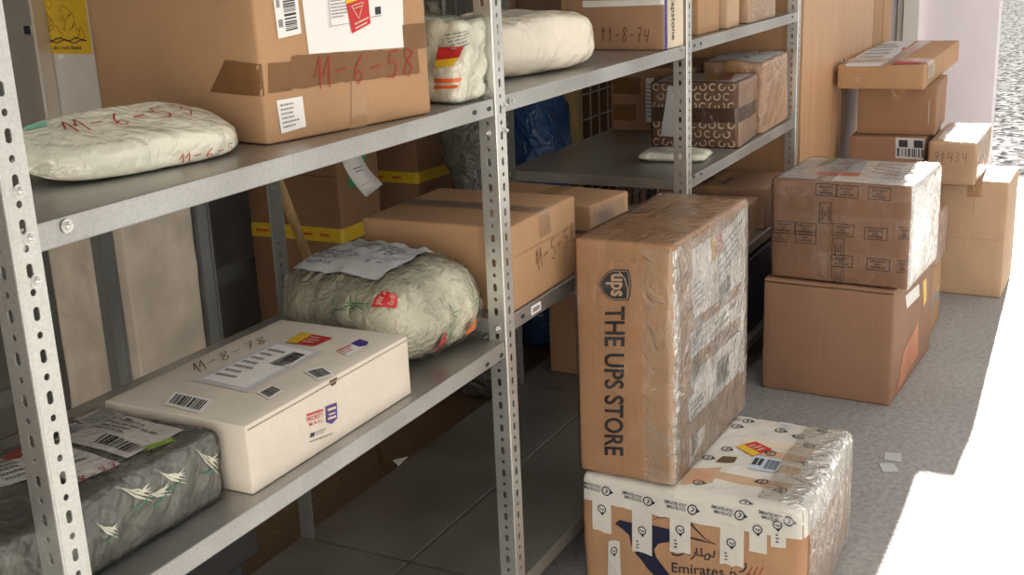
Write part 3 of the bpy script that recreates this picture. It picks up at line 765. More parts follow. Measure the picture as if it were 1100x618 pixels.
# thumb notch in the lid edge
u_, v_ = w.px('ny', 358, 412)
bm = bmesh.new()
k = [bm.verts.new((u_+.010*math.cos(t), -w.W/2-.0006, w.H-.002+.011*math.sin(t))) for t in [math.pi+math.pi*i/12 for i in range(13)]]
bm.faces.new(k); bm_obj('thumb_notch', bm, EDGE, w.root)

b = Parcel('bubble_wrapped_parcel', 'rounded parcel in crinkled clear bubble wrap with red sticker beside the white box', 'parcel',
           1.762, 1.212, ZC+.0005, .255, .335, .163, -12, BUBBLE, centre=True, r=.07, bulge=(.015, .015, .012), amp=.006, freq=9, step=.008,
           body='bubble_wrap', cre=.006, crefreq=26, seed=11, eps=.002)
Q = b.rrect('pz', -.03, -.02, .23, .16, 4); p = Q.paper('address_paper', PAPER_G, 4.4, label='creased grey address sheet')
Q.lines((.15, .1, .6, .5), 4, p, 5.0, seed=3); Q.lines((.4, .6, .9, .9), 3, p, 5.0, seed=4)
Q = b.quadpx('nx', [(402, 300), (428, 300), (425, 329), (400, 330)]); p = Q.paper('fragile_sticker', RED, 4.2, label='red sticker reading JANGAN')
Qx = Quad(b, 'nx', [Q.uv[1], Q.uv[2], Q.uv[3], Q.uv[0]])
Qx.uv = [Q.uv[3], Q.uv[0], Q.uv[1], Q.uv[2]]
Qx.text('JANGAN', (.08, .62, .92, .9), CREAM, 4.8, p, .01)
Qx.strokes('sticker_icon', CREAM, [Qx.circle_strokes(.3, .32, .14), Qx.circle_strokes(.72, .32, .14), [(.22, .4), (.38, .24)], [(.64, .4), (.8, .24)]], .0014, 4.8, p)
rr = random.Random(5)
for fc, u0, v0, u1, v1 in (('nx', -.2, .02, .2, .15), ('ny', -.1, .02, .1, .15)):
    Q = b.rect(fc, u0, v0, u1, v1)
    for k_ in range(4):
        x, y = rr.random()*.8, rr.random()*.7+.05
        Q.strokes('green_print', GREEN, [[(x, y), (x+.05, y+.08), (x+.1, y+.02)], [(x+.02, y+.1), (x+.13, y+.13)], [(x+.03, y+.25), (x+.05, y+.12)]], .0022, 2.6, taper=.6)
Q = b.rect('ny', -.1, .0, .1, .12); Q.polys('red_cap', RED, [[(.25, .0), (.5, .0), (.42, .35), (.36, .55), (.30, .3)]], 2.8); Q.polys('orange_patch', ORANGE, [[(.72, .25), (.85, .3), (.84, .55), (.74, .5)]], 2.8)
b.shell('clear_wrap', FILM_S, 3.6, extra=.002)

# ------------------------------------------------------------ bay two
c = Parcel('poly_bag', 'plump cream plastic bag lying on the top shelf right of the middle post', 'bag',
           2.235, 1.175, ZB+.0005, .47, .23, .125, -13, MAILER_C, centre=True, r=.045, pillow=(3.4, None, .14, .5), amp=.006, freq=8, step=.009, body='wrapper', cre=.0035, crefreq=13, seed=21, eps=.0015)
c.quadpx('pz', [(580, 25), (615, 22), (630, 32), (590, 36)]).lines((0, 0, 1, 1), 4, c.root, 1.5, INK_G, 4)

k1 = Parcel('cardboard_box', 'brown cardboard box numbered 11-8-74 with printed side on the top shelf beyond the cream bag', 'box',
            2.735, 1.012, ZB+.0005, .125, .265, .15, -3, KRAFT_D, r=.005, amp=.001, seed=22)
handwriting(k1.quadpx('nx', [(645, 28), (699, 28), (699, 46), (645, 44)]), '11-8-74', INK_BR, .0022, 2)
k1.quadpx('nx', [(626, 1), (722, -1), (722, 5), (626, 8)]).paper('milky_tape', TAPE_M, 1.2)
k1.rect('ny', -k1.L/2+.002, 0.002, k1.L/2-.004, k1.H-.002).paper('printed_side', CREAM, .8)
k1.rect('ny', -k1.L/2+.004, 0.002, -k1.L/2+.02, k1.H-.002).paper('purple_stripe', PURPLE, 1.4)
Q = k1.rect('ny', -k1.L/2+.03, 0.02, -k1.L/2+.075, k1.H-.02); Q.uv = [Q.uv[1], Q.uv[2], Q.uv[3], Q.uv[0]]
Q.text('Capstone', (0.0, .2, 1, .9), INK, 1.5, None, .01)

d = Parcel('cardboard_box', 'brown cardboard box numbered 11-5-58 on the lower shelf behind the middle post', 'box',
           1.896, 1.008, ZD+.0005, .308, .325, .166, 1, KRAFT, r=.005, bulge=(.002, .002, .002), amp=.001, seed=23)
d.seam_tape(TAPE_C, .055, .05, along='y', name='clear_tape')
handwriting(d.quadpx('ny', [(572, 268), (617, 236), (618, 256), (576, 292)]), 'M-5-58', INK_BR, .0018, 2)
d.rect('ny', -d.L/2+.01, .105, d.L/2-.01, .1075).paper('fold_crease', KRAFT_D, .7)

e = Parcel('cardboard_box', 'low brown carton with opened lid behind the box numbered 11-5-58', 'box',
           2.44, 1.085, ZD+.0005, .19, .34, .088, -6, KRAFT, r=.005, amp=.0015, seed=24)
e.rect('nx', -.15, .02, .165, .03).paper('dark_print', EDGE, 1); e.seam_tape(TAPE_K, .05, .03, along='x')
Q = e.rect('ny', -e.L/2+.02, .01, e.L/2-.02, .08); Q.paper('clear_tape', TAPE_C, 1.2); Q.barcode((.1, .1, .6, .8), e.root, 1.0, 22, mat=KRAFT_D, name='faded_print')

# ------------------------------------------------------------ bay three
f = Parcel('cardboard_box', 'dark brown box with pattern of small pale C marks standing at the middle shelf edge', 'box',
           3.352, 1.012, ZE+.0005, .245, .262, .192, 3.5, DARKBOX, r=.006, bulge=(.003, .004, .003), amp=.0015, seed=31)
Q = f.full('nx'); ls = []
for i in range(9):
    for j in range(7):
        cx_, cy_ = (i+.5+(j % 2)*.5)/9.2, (j+.5)/7
        if 0.38 < cy_ < .62: continue
        if cx_ > .97: continue
        a0 = 40+60*((i+j) % 3)
        ls.append(Q.circle_strokes(cx_, cy_, .036, 9, a0, a0+270))
Q.strokes('printed_pattern', CREAM, ls, .0034, .8, label='rows of small pale C marks')
f.band('xy', [(-f.L/2, f.W/2-.002), (-f.L/2, -f.W/2), (f.L/2-.02, -f.W/2)], .075, .118, TAPE_D, 1.4, 'brown_tape')
f.rect('ny', -f.L/2+.002, .004, f.L/2-.004, f.H-.004).paper('crumpled_side_wrap', WRAPPAPER, 1.2)
f.quadpx('nx', [(718, 92), (732, 93), (728, 147), (710, 146)]).paper('white_document', PAPER_G, 2)
Q = f.rect('pz', -f.W/2+.01, -f.L/2+.01, f.W/2-.01, f.L/2-.02); p = Q.paper('white_document', PAPER, 1); Q.lines((.1, .1, .9, .9), 6, p, 1.6)
dhl(f.quadpx('pz', [(765, 80), (790, 79), (786, 87), (757, 88)]))
f.shell('clear_wrap', FILM_S, 3.6)
f2 = Parcel('kraft_wrapped_box', 'crumpled kraft-wrapped box at the far end of the middle shelf', 'parcel',
            3.615, 1.012, ZE+.0005, .32, .20, .225, 1, WRAPPAPER, r=.012, bulge=(.004, .006, .004), amp=.004, freq=12, step=.014, body='wrapper', cre=.004, crefreq=12, seed=32)
f2.band('xz', [(-f2.L/2, .12), (-f2.L/2, f2.H), (f2.L/2, f2.H)], -.03, .03, TAPE_K, 1.4)
f2.rect('pz', -.09, -.14, .09, .14).paper('white_document', PAPER_G, 1.5)
f3 = Parcel('cardboard_box', 'brown cardboard box with dark tape at the back of the shelf beside the patterned box', 'box',
            3.60, 1.235, ZE+.0005, .34, .28, .205, 0, KRAFT_D, r=.005, amp=.001, seed=33)
f3.quadpx('nx', [(657, 82), (688, 84), (688, 102), (655, 100)]).paper('brown_tape', TAPE_B, 1); f3.quadpx('nx', [(652, 112), (683, 112), (683, 130), (652, 128)]).paper('brown_tape', TAPE_B, 1)
Q = f3.quadpx('nx', [(694, 84), (702.5, 84), (702, 132), (694, 131)]); p = Q.paper('shipping_label', PAPER, 1.4); Q.lines((.1, .1, .9, .9), 9, p, 2)
f4 = Parcel('flat_mailer', 'flat white plastic mailer lying in front of the patterned box', 'mailer',
            3.155, 1.135, ZE+.0005, .15, .20, .026, 8, MAILER, centre=True, r=.012, pillow=(5, 5, .2), amp=.003, freq=12, step=.008, body='wrapper', cre=.002, crefreq=20, seed=34)
Q = f4.rect('pz', -.07, -.05, .07, .05); Q.lines((0, 0, 1, 1), 4, f4.root, 1.4, INK_G)

h1 = Parcel('cardboard_box', 'brown box with clear tape at the front edge of the lowest visible shelf', 'box',
            3.345, 1.01, ZF+.0005, .27, .30, .118, 3, KRAFT_D, r=.006, amp=.0015, seed=35)
h1.seam_tape(TAPE_K, .06, .05, along='y'); h1.band('yz', [(-h1.W/2, .01), (-h1.W/2, h1.H), (h1.W/2, h1.H)], -.02, .03, TAPE_C, 2, 'clear_tape')
h2 = Parcel('cardboard_box', 'brown box with pale tape strips behind the taped one on the lowest visible shelf', 'box',
            3.66, 1.012, ZF+.0005, .30, .36, .135, 2, KRAFT_R, r=.006, amp=.0015, seed=36)
h2.seam_tape(TAPE_K, .05, .04, along='x'); h2.rect('pz', -.05, -.12, .04, .0).paper('dark_print', EDGE, 1)

h3 = Parcel('cardboard_box', 'brown cardboard box standing open-edged on the bottom tray behind the tall taped box', 'box',
            2.99, 1.07, ZBOT+.0015, .36, .40, .26, 0, KRAFT_D, r=.005, amp=.0015, seed=37)
h3.seam_tape(TAPE_B, .05, .06)

bn = Parcel('storage_bin', 'dark navy plastic bin on the bottom tray behind the tall taped box', 'bin',
            3.40, 1.02, ZBOT+.0015, .52, .42, .25, 0, NAVY, r=.012, amp=.0, seed=38, body='bin', step=.05)
for xx in (-.2, -.1, 0, .1, .2): bn.rect('ny', xx, .01, xx+.008, .2).paper('rib', BLACK, 1)
bn.band('xy', [(-bn.L/2, bn.W/2), (-bn.L/2, -bn.W/2), (bn.L/2, -bn.W/2), (bn.L/2, bn.W/2), (-bn.L/2, bn.W/2)], .225, .245, NAVY, 4, 'rim')

i1 = Parcel('cardboard_box', 'plain brown box with dark front on the top shelf just past the third post', 'box',
            3.045, 1.03, ZC3+.0005, .18, .30, .16, 0, KRAFT, r=.005, amp=.001, seed=41)
i1.seam_tape(TAPE_K, .05, .05)
i2 = Parcel('cardboard_box', 'pale brown box with an open side flap in the middle of the top right shelf', 'box',
            3.27, 1.02, ZC3+.0005, .13, .27, .17, 3, KRAFT_L, r=.005, amp=.001, seed=42); i2.seam_tape(TAPE_K, .05, .05)
i3 = Parcel('cardboard_box', 'brown box under wrinkled clear tape at the far end of the top right shelf', 'box',
            3.46, 1.015, ZC3+.0005, .28, .28, .17, 0, KRAFT_L, r=.006, amp=.002, seed=43); i3.seam_tape(TAPE_K, .05, .05); i3.shell('clear_wrap', FILM_S, 3)

# ------------------------------------------------------------ floor parcels
# --- printed-tape box
E_ = Parcel('taped_box', 'wide floor box wrapped in milky printed tape with navy swoosh logo', 'box',
            2.085, .487, FZ+.0005, .43, .475, .274, 0, KRAFT_O, r=.016, bulge=(.012, .012, .001), amp=.0035, freq=8, seed=51, step=.015, cre=.0012, crefreq=10, eps=.0012)
P = E_
top = P.H
P.band('xz', [(-P.L/2, top-.062), (-P.L/2, top), (-P.L/2+.06, top)], -P.W/2+.002, P.W/2-.002, TAPE_M, 1.6, 'printed_tape', 'milky tape printed with navy drop marks')
P.band('yz', [(-P.W/2, top-.06), (-P.W/2, top), (-P.W/2+.055, top)], -P.L/2+.002, P.L/2-.002, TAPE_M, 1.5, 'printed_tape')
P.rect('pz', -P.W/2+.012, -P.L/2+.012, P.W/2-.012, P.L/2-.012).paper('printed_tape', TAPE_M, 1.2)
for v_, u0, u1 in ((.05, .03, .21), (.0, .05, .2), (-.06, .08, .2), (-.14, .02, .19)):
    P.rect('pz', u0, v_, u1, v_+.035).paper('box_print_gap', CREAM if v_ > 0 else KRAFT_L, 1.5)
def drop(Q, cx_, cy_, s, ang, parent, layer=3, mat=None, tx=True):
    """circle with a pointed tail and an inner leaf: the printed tape's mark"""
    w_, h_ = Q.size(); a = R(ang); ca, sa = math.cos(a), math.sin(a)
    f = lambda x, y: (cx_+(ca*x-sa*y)*s/w_, cy_+(sa*x+ca*y)*s/h_)
    ring = [f(math.cos(t), math.sin(t)) for t in [2*math.pi*i/16 for i in range(17)]]
    o = Q.strokes('drop_mark', mat or INK_B, [ring, [f(-.1, .6), f(.35, .1), f(-.2, -.5)]], s*.26, layer, parent)
    Q.polys('drop_tail', mat or INK_B, [[f(.7, .75), f(1.75, .0), f(.7, -.75), f(1.05, 0)]], layer, o)
    if tx:
        vs, fs, asp = text_mesh('EMIRATES POST', .01, 0)
        V = [Q.pt(*f(-6.2+4.8*x, .1+.75*y), layer) for x, y in vs]; py_obj('tape_lettering', V, fs, mat or INK_B, o)
        V = [Q.pt(*f(-5.6+4.2*x, -.8+.7*y), layer) for x, y in vs]; py_obj('tape_lettering', V, fs, mat or INK_B, o)
Q = P.full('nx')
def at(face, x, y, Q=Q):
    u, v = P.px(face, x, y); Qf = P.full(face); (x0, y1), (x1, _), (_, y0), _ = Qf.uv
    return (u-x0)/(x1-x0), (v-y0)/(y1-y0)
for x, y in ((652, 527), (698, 537), (745, 546), (796, 553), (848, 560)): drop(Q, *at('nx', x, y), .0095, -4, P.root)
for cx_, w_, y1 in ((648, 20, 568), (692, 22, 590), (733, 22, 588), (788, 25, 603), (815, 18, 590), (836, 16, 586)):
    (u0, v0), (u1, _) = P.px('nx', cx_-w_/2, y1), P.px('nx', cx_+w_/2, y1); vt = top-.058
    p = P.rect('nx', u0, v0, u1, vt).paper('tape_strip', TAPE_M, 1.9, ragged=.06)
    drop(Q, *at('nx', cx_, y1-22), .0085, -84, p, 3, tx=False)
    if cx_ not in (648, 815): P.rect('nx', u0+.01, v0+.008, u0+.018, v0+.03).lines((0, 0, 1, 1), 3, p, 3, INK_B)
sw = lambda pts: [at('nx', 620+x/5.233, 500+y/5.233) for x, y in pts]
A_ = sw([(218, 322), (245, 303), (300, 315), (430, 326), (535, 345), (600, 380), (640, 415), (530, 414), (470, 425), (445, 460), (455, 500), (500, 560), (560, 640), (600, 690), (520, 690), (430, 590), (340, 490), (312, 440), (300, 385), (262, 352)])
# fan of convex pieces along the swoosh
pc = [[A_[0], A_[1], A_[2], A_[19]], [A_[2], A_[18], A_[19]], [A_[2], A_[3], A_[18]], [A_[3], A_[9], A_[17], A_[18]], [A_[3], A_[4], A_[8], A_[9]], [A_[4], A_[5], A_[7], A_[8]], [A_[5], A_[6], A_[7]],
      [A_[9], A_[10], A_[16], A_[17]], [A_[10], A_[11], A_[15], A_[16]], [A_[11], A_[12], A_[14], A_[15]], [A_[12], A_[13], A_[14]]]
Q.polys('navy_swoosh_logo', INK_B, pc, 1.1)
z2 = lambda pts: [at('nx', 720+x/5.236, 500+y/5.236) for x, y in pts]
Q.strokes('thin_swoosh', INK, [z2([(-90, 300), (-60, 285), (0, 280), (60, 288), (120, 310), (160, 350), (210, 400), (272, 437)]), z2([(60, 380), (140, 395), (200, 412), (272, 437)])], .005, 1.2, taper=.9)
Q.strokes('thin_swoosh', INK, [sw([(370, 520), (400, 560), (440, 600), (500, 660)])], .005, 1.2, taper=.8)
Q.strokes('arabic_lettering', INK, [z2(l) for l in ([(20, 462), (28, 485), (60, 490), (88, 480), (90, 455)], [(48, 440), (56, 441)], [(66, 440), (72, 441)], [(116, 450), (120, 490)],
    [(152, 470), (150, 492), (128, 515)], [(160, 450), (163, 492), (185, 497), (205, 497), (222, 485), (236, 492), (228, 520), (205, 515), (206, 497)], [(228, 497), (256, 505), (262, 470)], [(185, 450), (188, 492)],
    [(340, 545), (368, 552), (400, 552), (404, 535)], [(352, 572), (360, 572)], [(432, 538), (436, 562), (420, 585), (398, 590)], [(440, 600), (460, 606)])], .0032, 1.3)
q1 = [at('nx', 724, 601), at('nx', 786, 609), at('nx', 786, 622), at('nx', 724, 615)]
Qt = Quad(P, 'nx', [P.px('nx', 724, 601), P.px('nx', 784, 608), P.px('nx', 784, 622), P.px('nx', 724, 615)])
Qt.text('Emirates p', (0, 0, 1.15, 1), INK, 1.3, None, .01)
Q.strokes('red_pen_marks', INK_R, [z2([(440+30*i, 618), (470+30*i, 560)]) for i in range(3)], .0016, 1.3)
Qp = P.full('pz')
def atp(x, y): u, v = P.px('pz', x, y); return ((u+P.W/2)/P.W, (v+P.L/2)/P.L)
for x, y, a in ((870, 480, 150), (885, 463, 200), (820, 518, 190), (868, 500, 160), (750, 520, 10), (816, 446, 0), (803, 453, 5), (792, 459, 0), (862, 450, 175), (838, 463, 0), (780, 483, -10), (828, 489, 160), (858, 470, 170), (760, 492, 0), (840, 528, 200), (800, 540, 0)): drop(Qp, *atp(x, y), .0105, a, P.root, 2.6, tx=(x in (803, 862)))
a = dhl(P.quadpx('pz', [(790, 481), (812, 476), (830, 485), (808, 492)]))
Q = P.quadpx('pz', [(812, 491), (842, 496), (834, 509), (802, 504)]); p = Q.paper('customs_label', PAPER_B, 2.4); Q.barcode((.5, .15, .95, .85), p, 3, 18); Q.rects('square_code', INK, [(.05, .3, .2, .8), (.24, .3, .38, .8)], 3, p)
Q = P.quadpx('pz', [(839, 451), (854, 453), (852, 461), (836, 459)]); p = Q.paper('small_label', PAPER_G, 2.4); Q.barcode((.1, .2, .9, .8), p, 3, 18, mat=INK_G)
P.quadpx('pz', [(776, 491), (792, 492), (788, 498), (768, 497)]).paper('dark_print', EDGE, 2.4)
Q = P.quadpx('pz', [(740, 505), (775, 503), (765, 520), (730, 522)]); Q.paper('orange_print', KRAFT_L, 2.2); Q.strokes('orange_marks', ORANGE, [[(.1+.15*i, .1), (.3+.15*i, .8)] for i in range(5)], .0016, 2.6)
P.band('yz', [(-P.W/2, .04), (-P.W/2, top-.05)], -.12, -.06, TAPE_C, 1.8, 'clear_tape'); P.band('yz', [(-P.W/2, .02), (-P.W/2, top-.05)], .02, .09, TAPE_C, 1.8, 'clear_tape')
P.rect('ny', -.02, .05, .02, .17).polys('navy_print', INK_B, [[(0, .3), (.4, 0), (1, .7), (.8, 1)]], 1.2)
P.band('xz', [(-P.L/2, top-.03), (-P.L/2, top), (P.L/2, top), (P.L/2, .08)], -P.W/2+.0, -P.W/2+.05, FILM_W, 3.2, 'shiny_wrap'); 
P.band('yz', [(-P.W/2, .01), (-P.W/2, top), (-P.W/2+.10, top)], -P.L/2+.02, P.L/2-.005, FILM, 3.6, 'shiny_wrap')
Qz = P.quadpx('nx', [(655, 580), (667, 578), (669, 622), (653, 622)]); o_ = Qz.paper('tape_strip', TAPE_M, 2.2, ragged=.1); drop(Qz, .5, .75, .0085, -84, o_, 3, tx=False)

# --- tall parcel-shop box standing on it
U = Parcel('tall_taped_box', 'tall narrow brown box lettered THE UPS STORE standing on the milky taped box', 'box',
           2.085, .757, .2765+.002, .462, .208, .503, -1.5, KRAFT_O, r=.007, bulge=(.003, .004, .003), amp=.0025, freq=7, seed=61, step=.014, eps=.0011)
P = U
Qt = Quad(P, 'nx', [P.px('nx', 672, 329), P.px('nx', 671, 490), P.px('nx', 650, 489), P.px('nx', 650, 329)])
Qt.text('THE UPS STORE', (0, 0, 1, 1), INK, 1.4, None, .022, name='shop_lettering')
Qs = Quad(P, 'nx', [P.px('nx', 678, 290), P.px('nx', 678, 323), P.px('nx', 644, 322), P.px('nx', 644, 289)])
sh_ = [(0, .93), (.15, .98), (.5, 1.02), (.85, .98), (1, .93), (1, .45), (.9, .25), (.72, .1), (.5, 0), (.28, .1), (.1, .25), (0, .45)]
p = Qs.polys('shield_logo', INK, [sh_], 1.4, label='black shield logo reading ups')
inn = [(.5+(x-.5)*.9, .5+(y-.5)*.9) for x, y in sh_]
Qs.strokes('shield_outline', KRAFT_L, [inn+[inn[0]]], .0012, 1.9, p)
Qs.text('ups', (.14, .22, .86, .74), KRAFT_L, 2.0, p, .025)
Qs.strokes('shield_arc', KRAFT_L, [[(.06, .62), (.3, .82), (.6, .9), (.94, .9)]], .002, 1.9, p)
P.band('xy', [(-P.L/2, -P.W/2+.055), (-P.L/2, -P.W/2), (-P.L/2+.05, -P.W/2)], .012, P.H-.015, TAPE_K, 1.2, 'tan_tape')
for z0, z1 in ((.07, .11), (.21, .245), (.30, .325)):
    P.band('xy', [(-P.L/2, -P.W/2+.058), (-P.L/2, -P.W/2), (P.L/2-.05, -P.W/2)], z0, z1, TAPE_K, 1.9, 'tan_tape')
P.band('xy', [(-P.L/2, -P.W/2+.062), (-P.L/2, -P.W/2), (-P.L/2+.03, -P.W/2)], .005, P.H-.01, FILM, 3.0, 'shiny_wrap')
P.band('yz', [(-P.W/2, P.H-.10), (-P.W/2, P.H), (P.W/2, P.H), (P.W/2, P.H-.05)], .01, .065, TAPE_C, 1.2, 'clear_tape')
P.band('xz', [(-P.L/2, P.H-.04), (-P.L/2, P.H), (P.L/2, P.H), (P.L/2, P.H-.04)], -.03, .035, TAPE_K, .9, 'tan_tape')
P.band('yz', [(-P.W/2, P.H-.02), (-P.W/2, P.H), (P.W/2-.03, P.H)], -.12, -.06, TAPE_K, 1.2, 'tan_tape')
P.rect('ny', -P.L/2+.11, .10, P.L/2-.015, P.H-.03).paper('document', PAPER, .8)
for q4, s_ in (([(742, 302), (758, 285), (760, 350), (744, 372)], 1), ([(765, 262), (800, 222), (799, 300), (767, 345)], 2), ([(739, 350), (756, 330), (757, 395), (740, 420)], 3), ([(762, 340), (797, 305), (796, 395), (764, 430)], 5), ([(738, 430), (756, 410), (755, 470), (740, 500)], 6)):
    Q = P.quadpx('ny', q4); shiplabel(Q, s_, PAPER if s_ != 3 else PAPER_G, bar=(.1, .1, .5, .4), layer=1.5)
dhl(P.quadpx('ny', [(762, 258), (773, 246), (773, 268), (763, 279)]))
P.band('yz', [(-P.W/2, .02), (-P.W/2, P.H-.02)], -.01, .045, TAPE_C, 2.2, 'clear_tape')
P.rect('ny', -P.L/2+.02, .005, P.L/2-.004, P.H-.006).paper('shiny_wrap', FILM, 3.2)
P.shell('cling_film', FILM_S, 4.2, open_bottom=True)

# --- brown box with the printed-tape box on it
b1 = Parcel('cardboard_box', 'large plain brown box on the floor underneath the box with rectangle-printed tape', 'box',
            3.373, .551, FZ+.0005, .561, .388, .353, -2.7, KRAFT_R, r=.006, bulge=(.004, .004, 0), amp=.002, seed=71)
b1.rect('nx', .0, .004, .0018, b1.H-.02).paper('flap_seam', KRAFT_D, .8); b1.rect('nx', -b1.W/2+.004, b1.H*.70, b1.W/2-.004, b1.H*.70+.0015).paper('fold_crease', KRAFT_D, .7)
b1.rect('nx', -b1.W/2+.002, b1.H-.012, b1.W/2-.002, b1.H-.007).paper('lid_gap', EDGE, .8)
b1.quadpx('ny', [(970, 375), (985, 345), (985, 380), (962, 424)]).paper('orange_print', pbr('faded_orange_print', (.55, .22, .11), .6), 1)
b1.quadpx('ny', [(990, 303), (994, 298), (994, 322), (990, 330)]).paper('yellow_label', YEL, 1.2)
b1.quadpx('ny', [(972, 318), (986, 305), (986, 318), (973, 332)]).paper('white_label', PAPER, 1.2)
t1 = Parcel('taped_box', 'brown box with black printed rectangles along its tape, stacked on the plain brown box', 'box',
            3.387, .522, .3555, .375, .402, .300, -3.4, KRAFT_R, r=.008, bulge=(.004, .005, .003), amp=.002, seed=72, eps=.0012)
P = t1
def stamp(x, y, w_=.064, h_=.036, vert=False):
    u, v = P.px('nx', x, y)
    if vert: Q = P.rrect('nx', u, v, w_, h_, 90)
    else: Q = P.rrect('nx', u, v, w_, h_, 0)
    o = Q.rects('printed_rectangle', INK, [(0, 0, 1, .05), (0, .95, 1, 1), (0, 0, .025, 1), (.975, 0, 1, 1)], 2)
    Q.text('PRIORITY', (.18, .64, .82, .82), INK, 2, o, .01); Q.text('MAIL', (.36, .42, .64, .56), INK, 2, o, .01); Q.text('EXPRESS', (.2, .16, .8, .34), INK, 2, o, .01)
for pts, w0, w1 in (((-P.W/2, P.W/2), .255, .292), ((-P.W/2, P.W/2), .155, .205), ((-P.W/2, .06), .055, .095)):
    P.band('xy', [(-P.L/2, pts[1]-.004), (-P.L/2, -P.W/2), (P.L/2-.02, -P.W/2)], w0, w1, TAPE_C, 1.3, 'clear_tape')
P.band('xz', [(-P.L/2, .006), (-P.L/2, P.H), (P.L/2, P.H)], .03, .075, TAPE_C, 1.5, 'clear_tape')
for x, y in ((888, 204), (910, 206), (945, 208), (843, 244), (866, 246), (866, 255), (906, 247), (941, 251), (905, 280), (944, 284)): stamp(x, y)
for x, y in ((887, 229), (901, 267), (900, 297)): stamp(x, y, vert=True)
stamp(972, 251, .03); stamp(970, 286, .03); stamp(838, 253, .05)
P.rect('pz', -.06, -P.L/2+.01, P.W/2-.01, P.L/2-.01).paper('document', PAPER, .8)
P.rect('pz', -P.W/2+.01, -P.L/2+.02, -.08, P.L/2-.03).paper('document', PAPER_G, .8)
for q4, mt_ in (([(893, 170), (935, 170), (925, 188), (878, 187)], PAPER_B), ([(945, 170), (990, 173), (975, 196), (930, 190)], PAPER), ([(855, 172), (888, 169), (868, 188), (838, 188)], PAPER_G), ([(955, 185), (975, 187), (968, 195), (944, 193)], PAPER_B)):
    Q = P.quadpx('pz', q4); p = Q.paper('document', mt_, 1.3); Q.lines((.08, .1, .9, .9), 5, p, 1.9)
P.quadpx('pz', [(906, 187), (926, 188), (922, 191), (902, 191)]).paper('red_sticker', ORANGE, 2.2); P.quadpx('pz', [(880, 186), (904, 187), (900, 190), (874, 189)]).paper('red_sticker', RED, 2.2)
P.quadpx('pz', [(896, 168), (906, 168), (886, 180), (876, 180)]).paper('green_tape', GREEN, 2.0)
P.rect('pz', -.17, -P.L/2, .17, P.L/2-.02).paper('clear_tape', TAPE_C, 2.8)
P.rect('ny', -P.L/2+.03, .03, P.L/2-.02, P.H-.03).paper('document', PAPER_G, 1.5); 
Q = P.rect('ny', -P.L/2+.07, .06, P.L/2-.05, P.H-.06); p = Q.paper('document', PAPER, 2.1); Q.lines((.1, .1, .9, .9), 8, p, 2.7)
P.band('xy', [(-P.L/2+.0, -P.W/2), (P.L/2, -P.W/2)], .0, P.H, FILM_W, 3.4, 'shiny_wrap')
P.shell('cling_film', FILM_S, 4.2, open_bottom=True)

# --- two small boxes behind the stack
s1 = Parcel('cardboard_box', 'narrow brown box on the floor just behind the big stacked boxes', 'box', 4.02, .545, FZ+.0005, .25, .36, .25, 0, KRAFT, r=.006, amp=.002, seed=73)
s1.band('xy', [(-s1.L/2, -s1.W/2+.03), (-s1.L/2, -s1.W/2), (s1.L/2, -s1.W/2)], .09, .14, TAPE_C, 1.4, 'clear_tape')
s2 = Parcel('kraft_wrapped_box', 'crumpled brown tape-wrapped box on top of the narrow floor box', 'parcel', 4.02, .535, .2515, .22, .36, .18, -2, WRAPPAPER, r=.010, amp=.004, seed=74, cre=.003, body='wrapper')
s2.shell('clear_wrap', FILM_S, 3)
Q = s2.rect('nx', -.0, .04, .17, .15); drop(Q, .88, .3, .012, 0, s2.root, 2, tx=False)

# --- far group
fb = Parcel('cardboard_box', 'tall plain brown box on the floor farthest right in front of the sunlit asphalt', 'box', 4.605, .371, FZ+.0005, .33, .235, .441, -1.1, KRAFT_L, r=.006, bulge=(.003, .006, 0), amp=.0025, seed=75)
fb.rect('nx', .0, fb.H-.12, .0018, fb.H-.004).paper('flap_seam', KRAFT, .8)
fb.rect('nx', -fb.W/2+.004, fb.H*.50, fb.W/2-.004, fb.H*.50+.0015).paper('fold_crease', KRAFT, .7); fb.seam_tape(TAPE_K, .05, .06)
fc = Parcel('cardboard_box', 'brown carton with faint handwriting lying on the farthest tall box', 'box', 4.50, .478, .4425, .46, .165, .158, 0, KRAFT_L, r=.008, bulge=(.004, .008, 0), amp=.003, seed=76)
Q = fc.quadpx('nx', [(1003, 162), (1040, 163), (1040, 174), (1003, 173)]); handwriting(Q, '71434', INK_BR, .0018, 2)
fc.shell('clear_wrap', FILM_S, 3)
Q = fc.rect('pz', -.06, -.18, .06, .0); Q.paper('address_label', PAPER, 1.4)
fd = Parcel('cardboard_box', 'plain brown box on the floor hidden behind the stack beside the cabinet', 'box', 4.58, .672, FZ+.0005, .40, .27, .395, 0, KRAFT_D, r=.006, amp=.002, seed=77); fd.seam_tape(TAPE_K, .05, .06)
fe = Parcel('cardboard_box', 'brown box with black and white printed tape under the plain box beside the cabinet', 'box', 4.56, .668, .3965, .42, .275, .205, 0, KRAFT_R, r=.006, amp=.002, seed=78)
Q = fe.quadpx('nx', [(962, 148), (995, 149), (995, 172), (962, 170)]); p = Q.paper('printed_tape', PAPER_G, 1.4); Q.barcode((.05, .1, .95, .5), p, 2, 20); Q.rects('dark_print', INK, [(.1, .55, .4, .9), (.6, .55, .9, .9)], 2, p)
fm = Parcel('cardboard_box', 'plain brown box holding up the wide flat box beside the cabinet', 'box', 4.62, .641, .6025, .40, .284, .182, 3, KRAFT_D, r=.005, amp=.001, seed=79); fm.seam_tape(TAPE_K, .05, .05)
fm.rect('nx', .115, .04, .117, .13).paper('edge_glint', TAPE_M, 1)
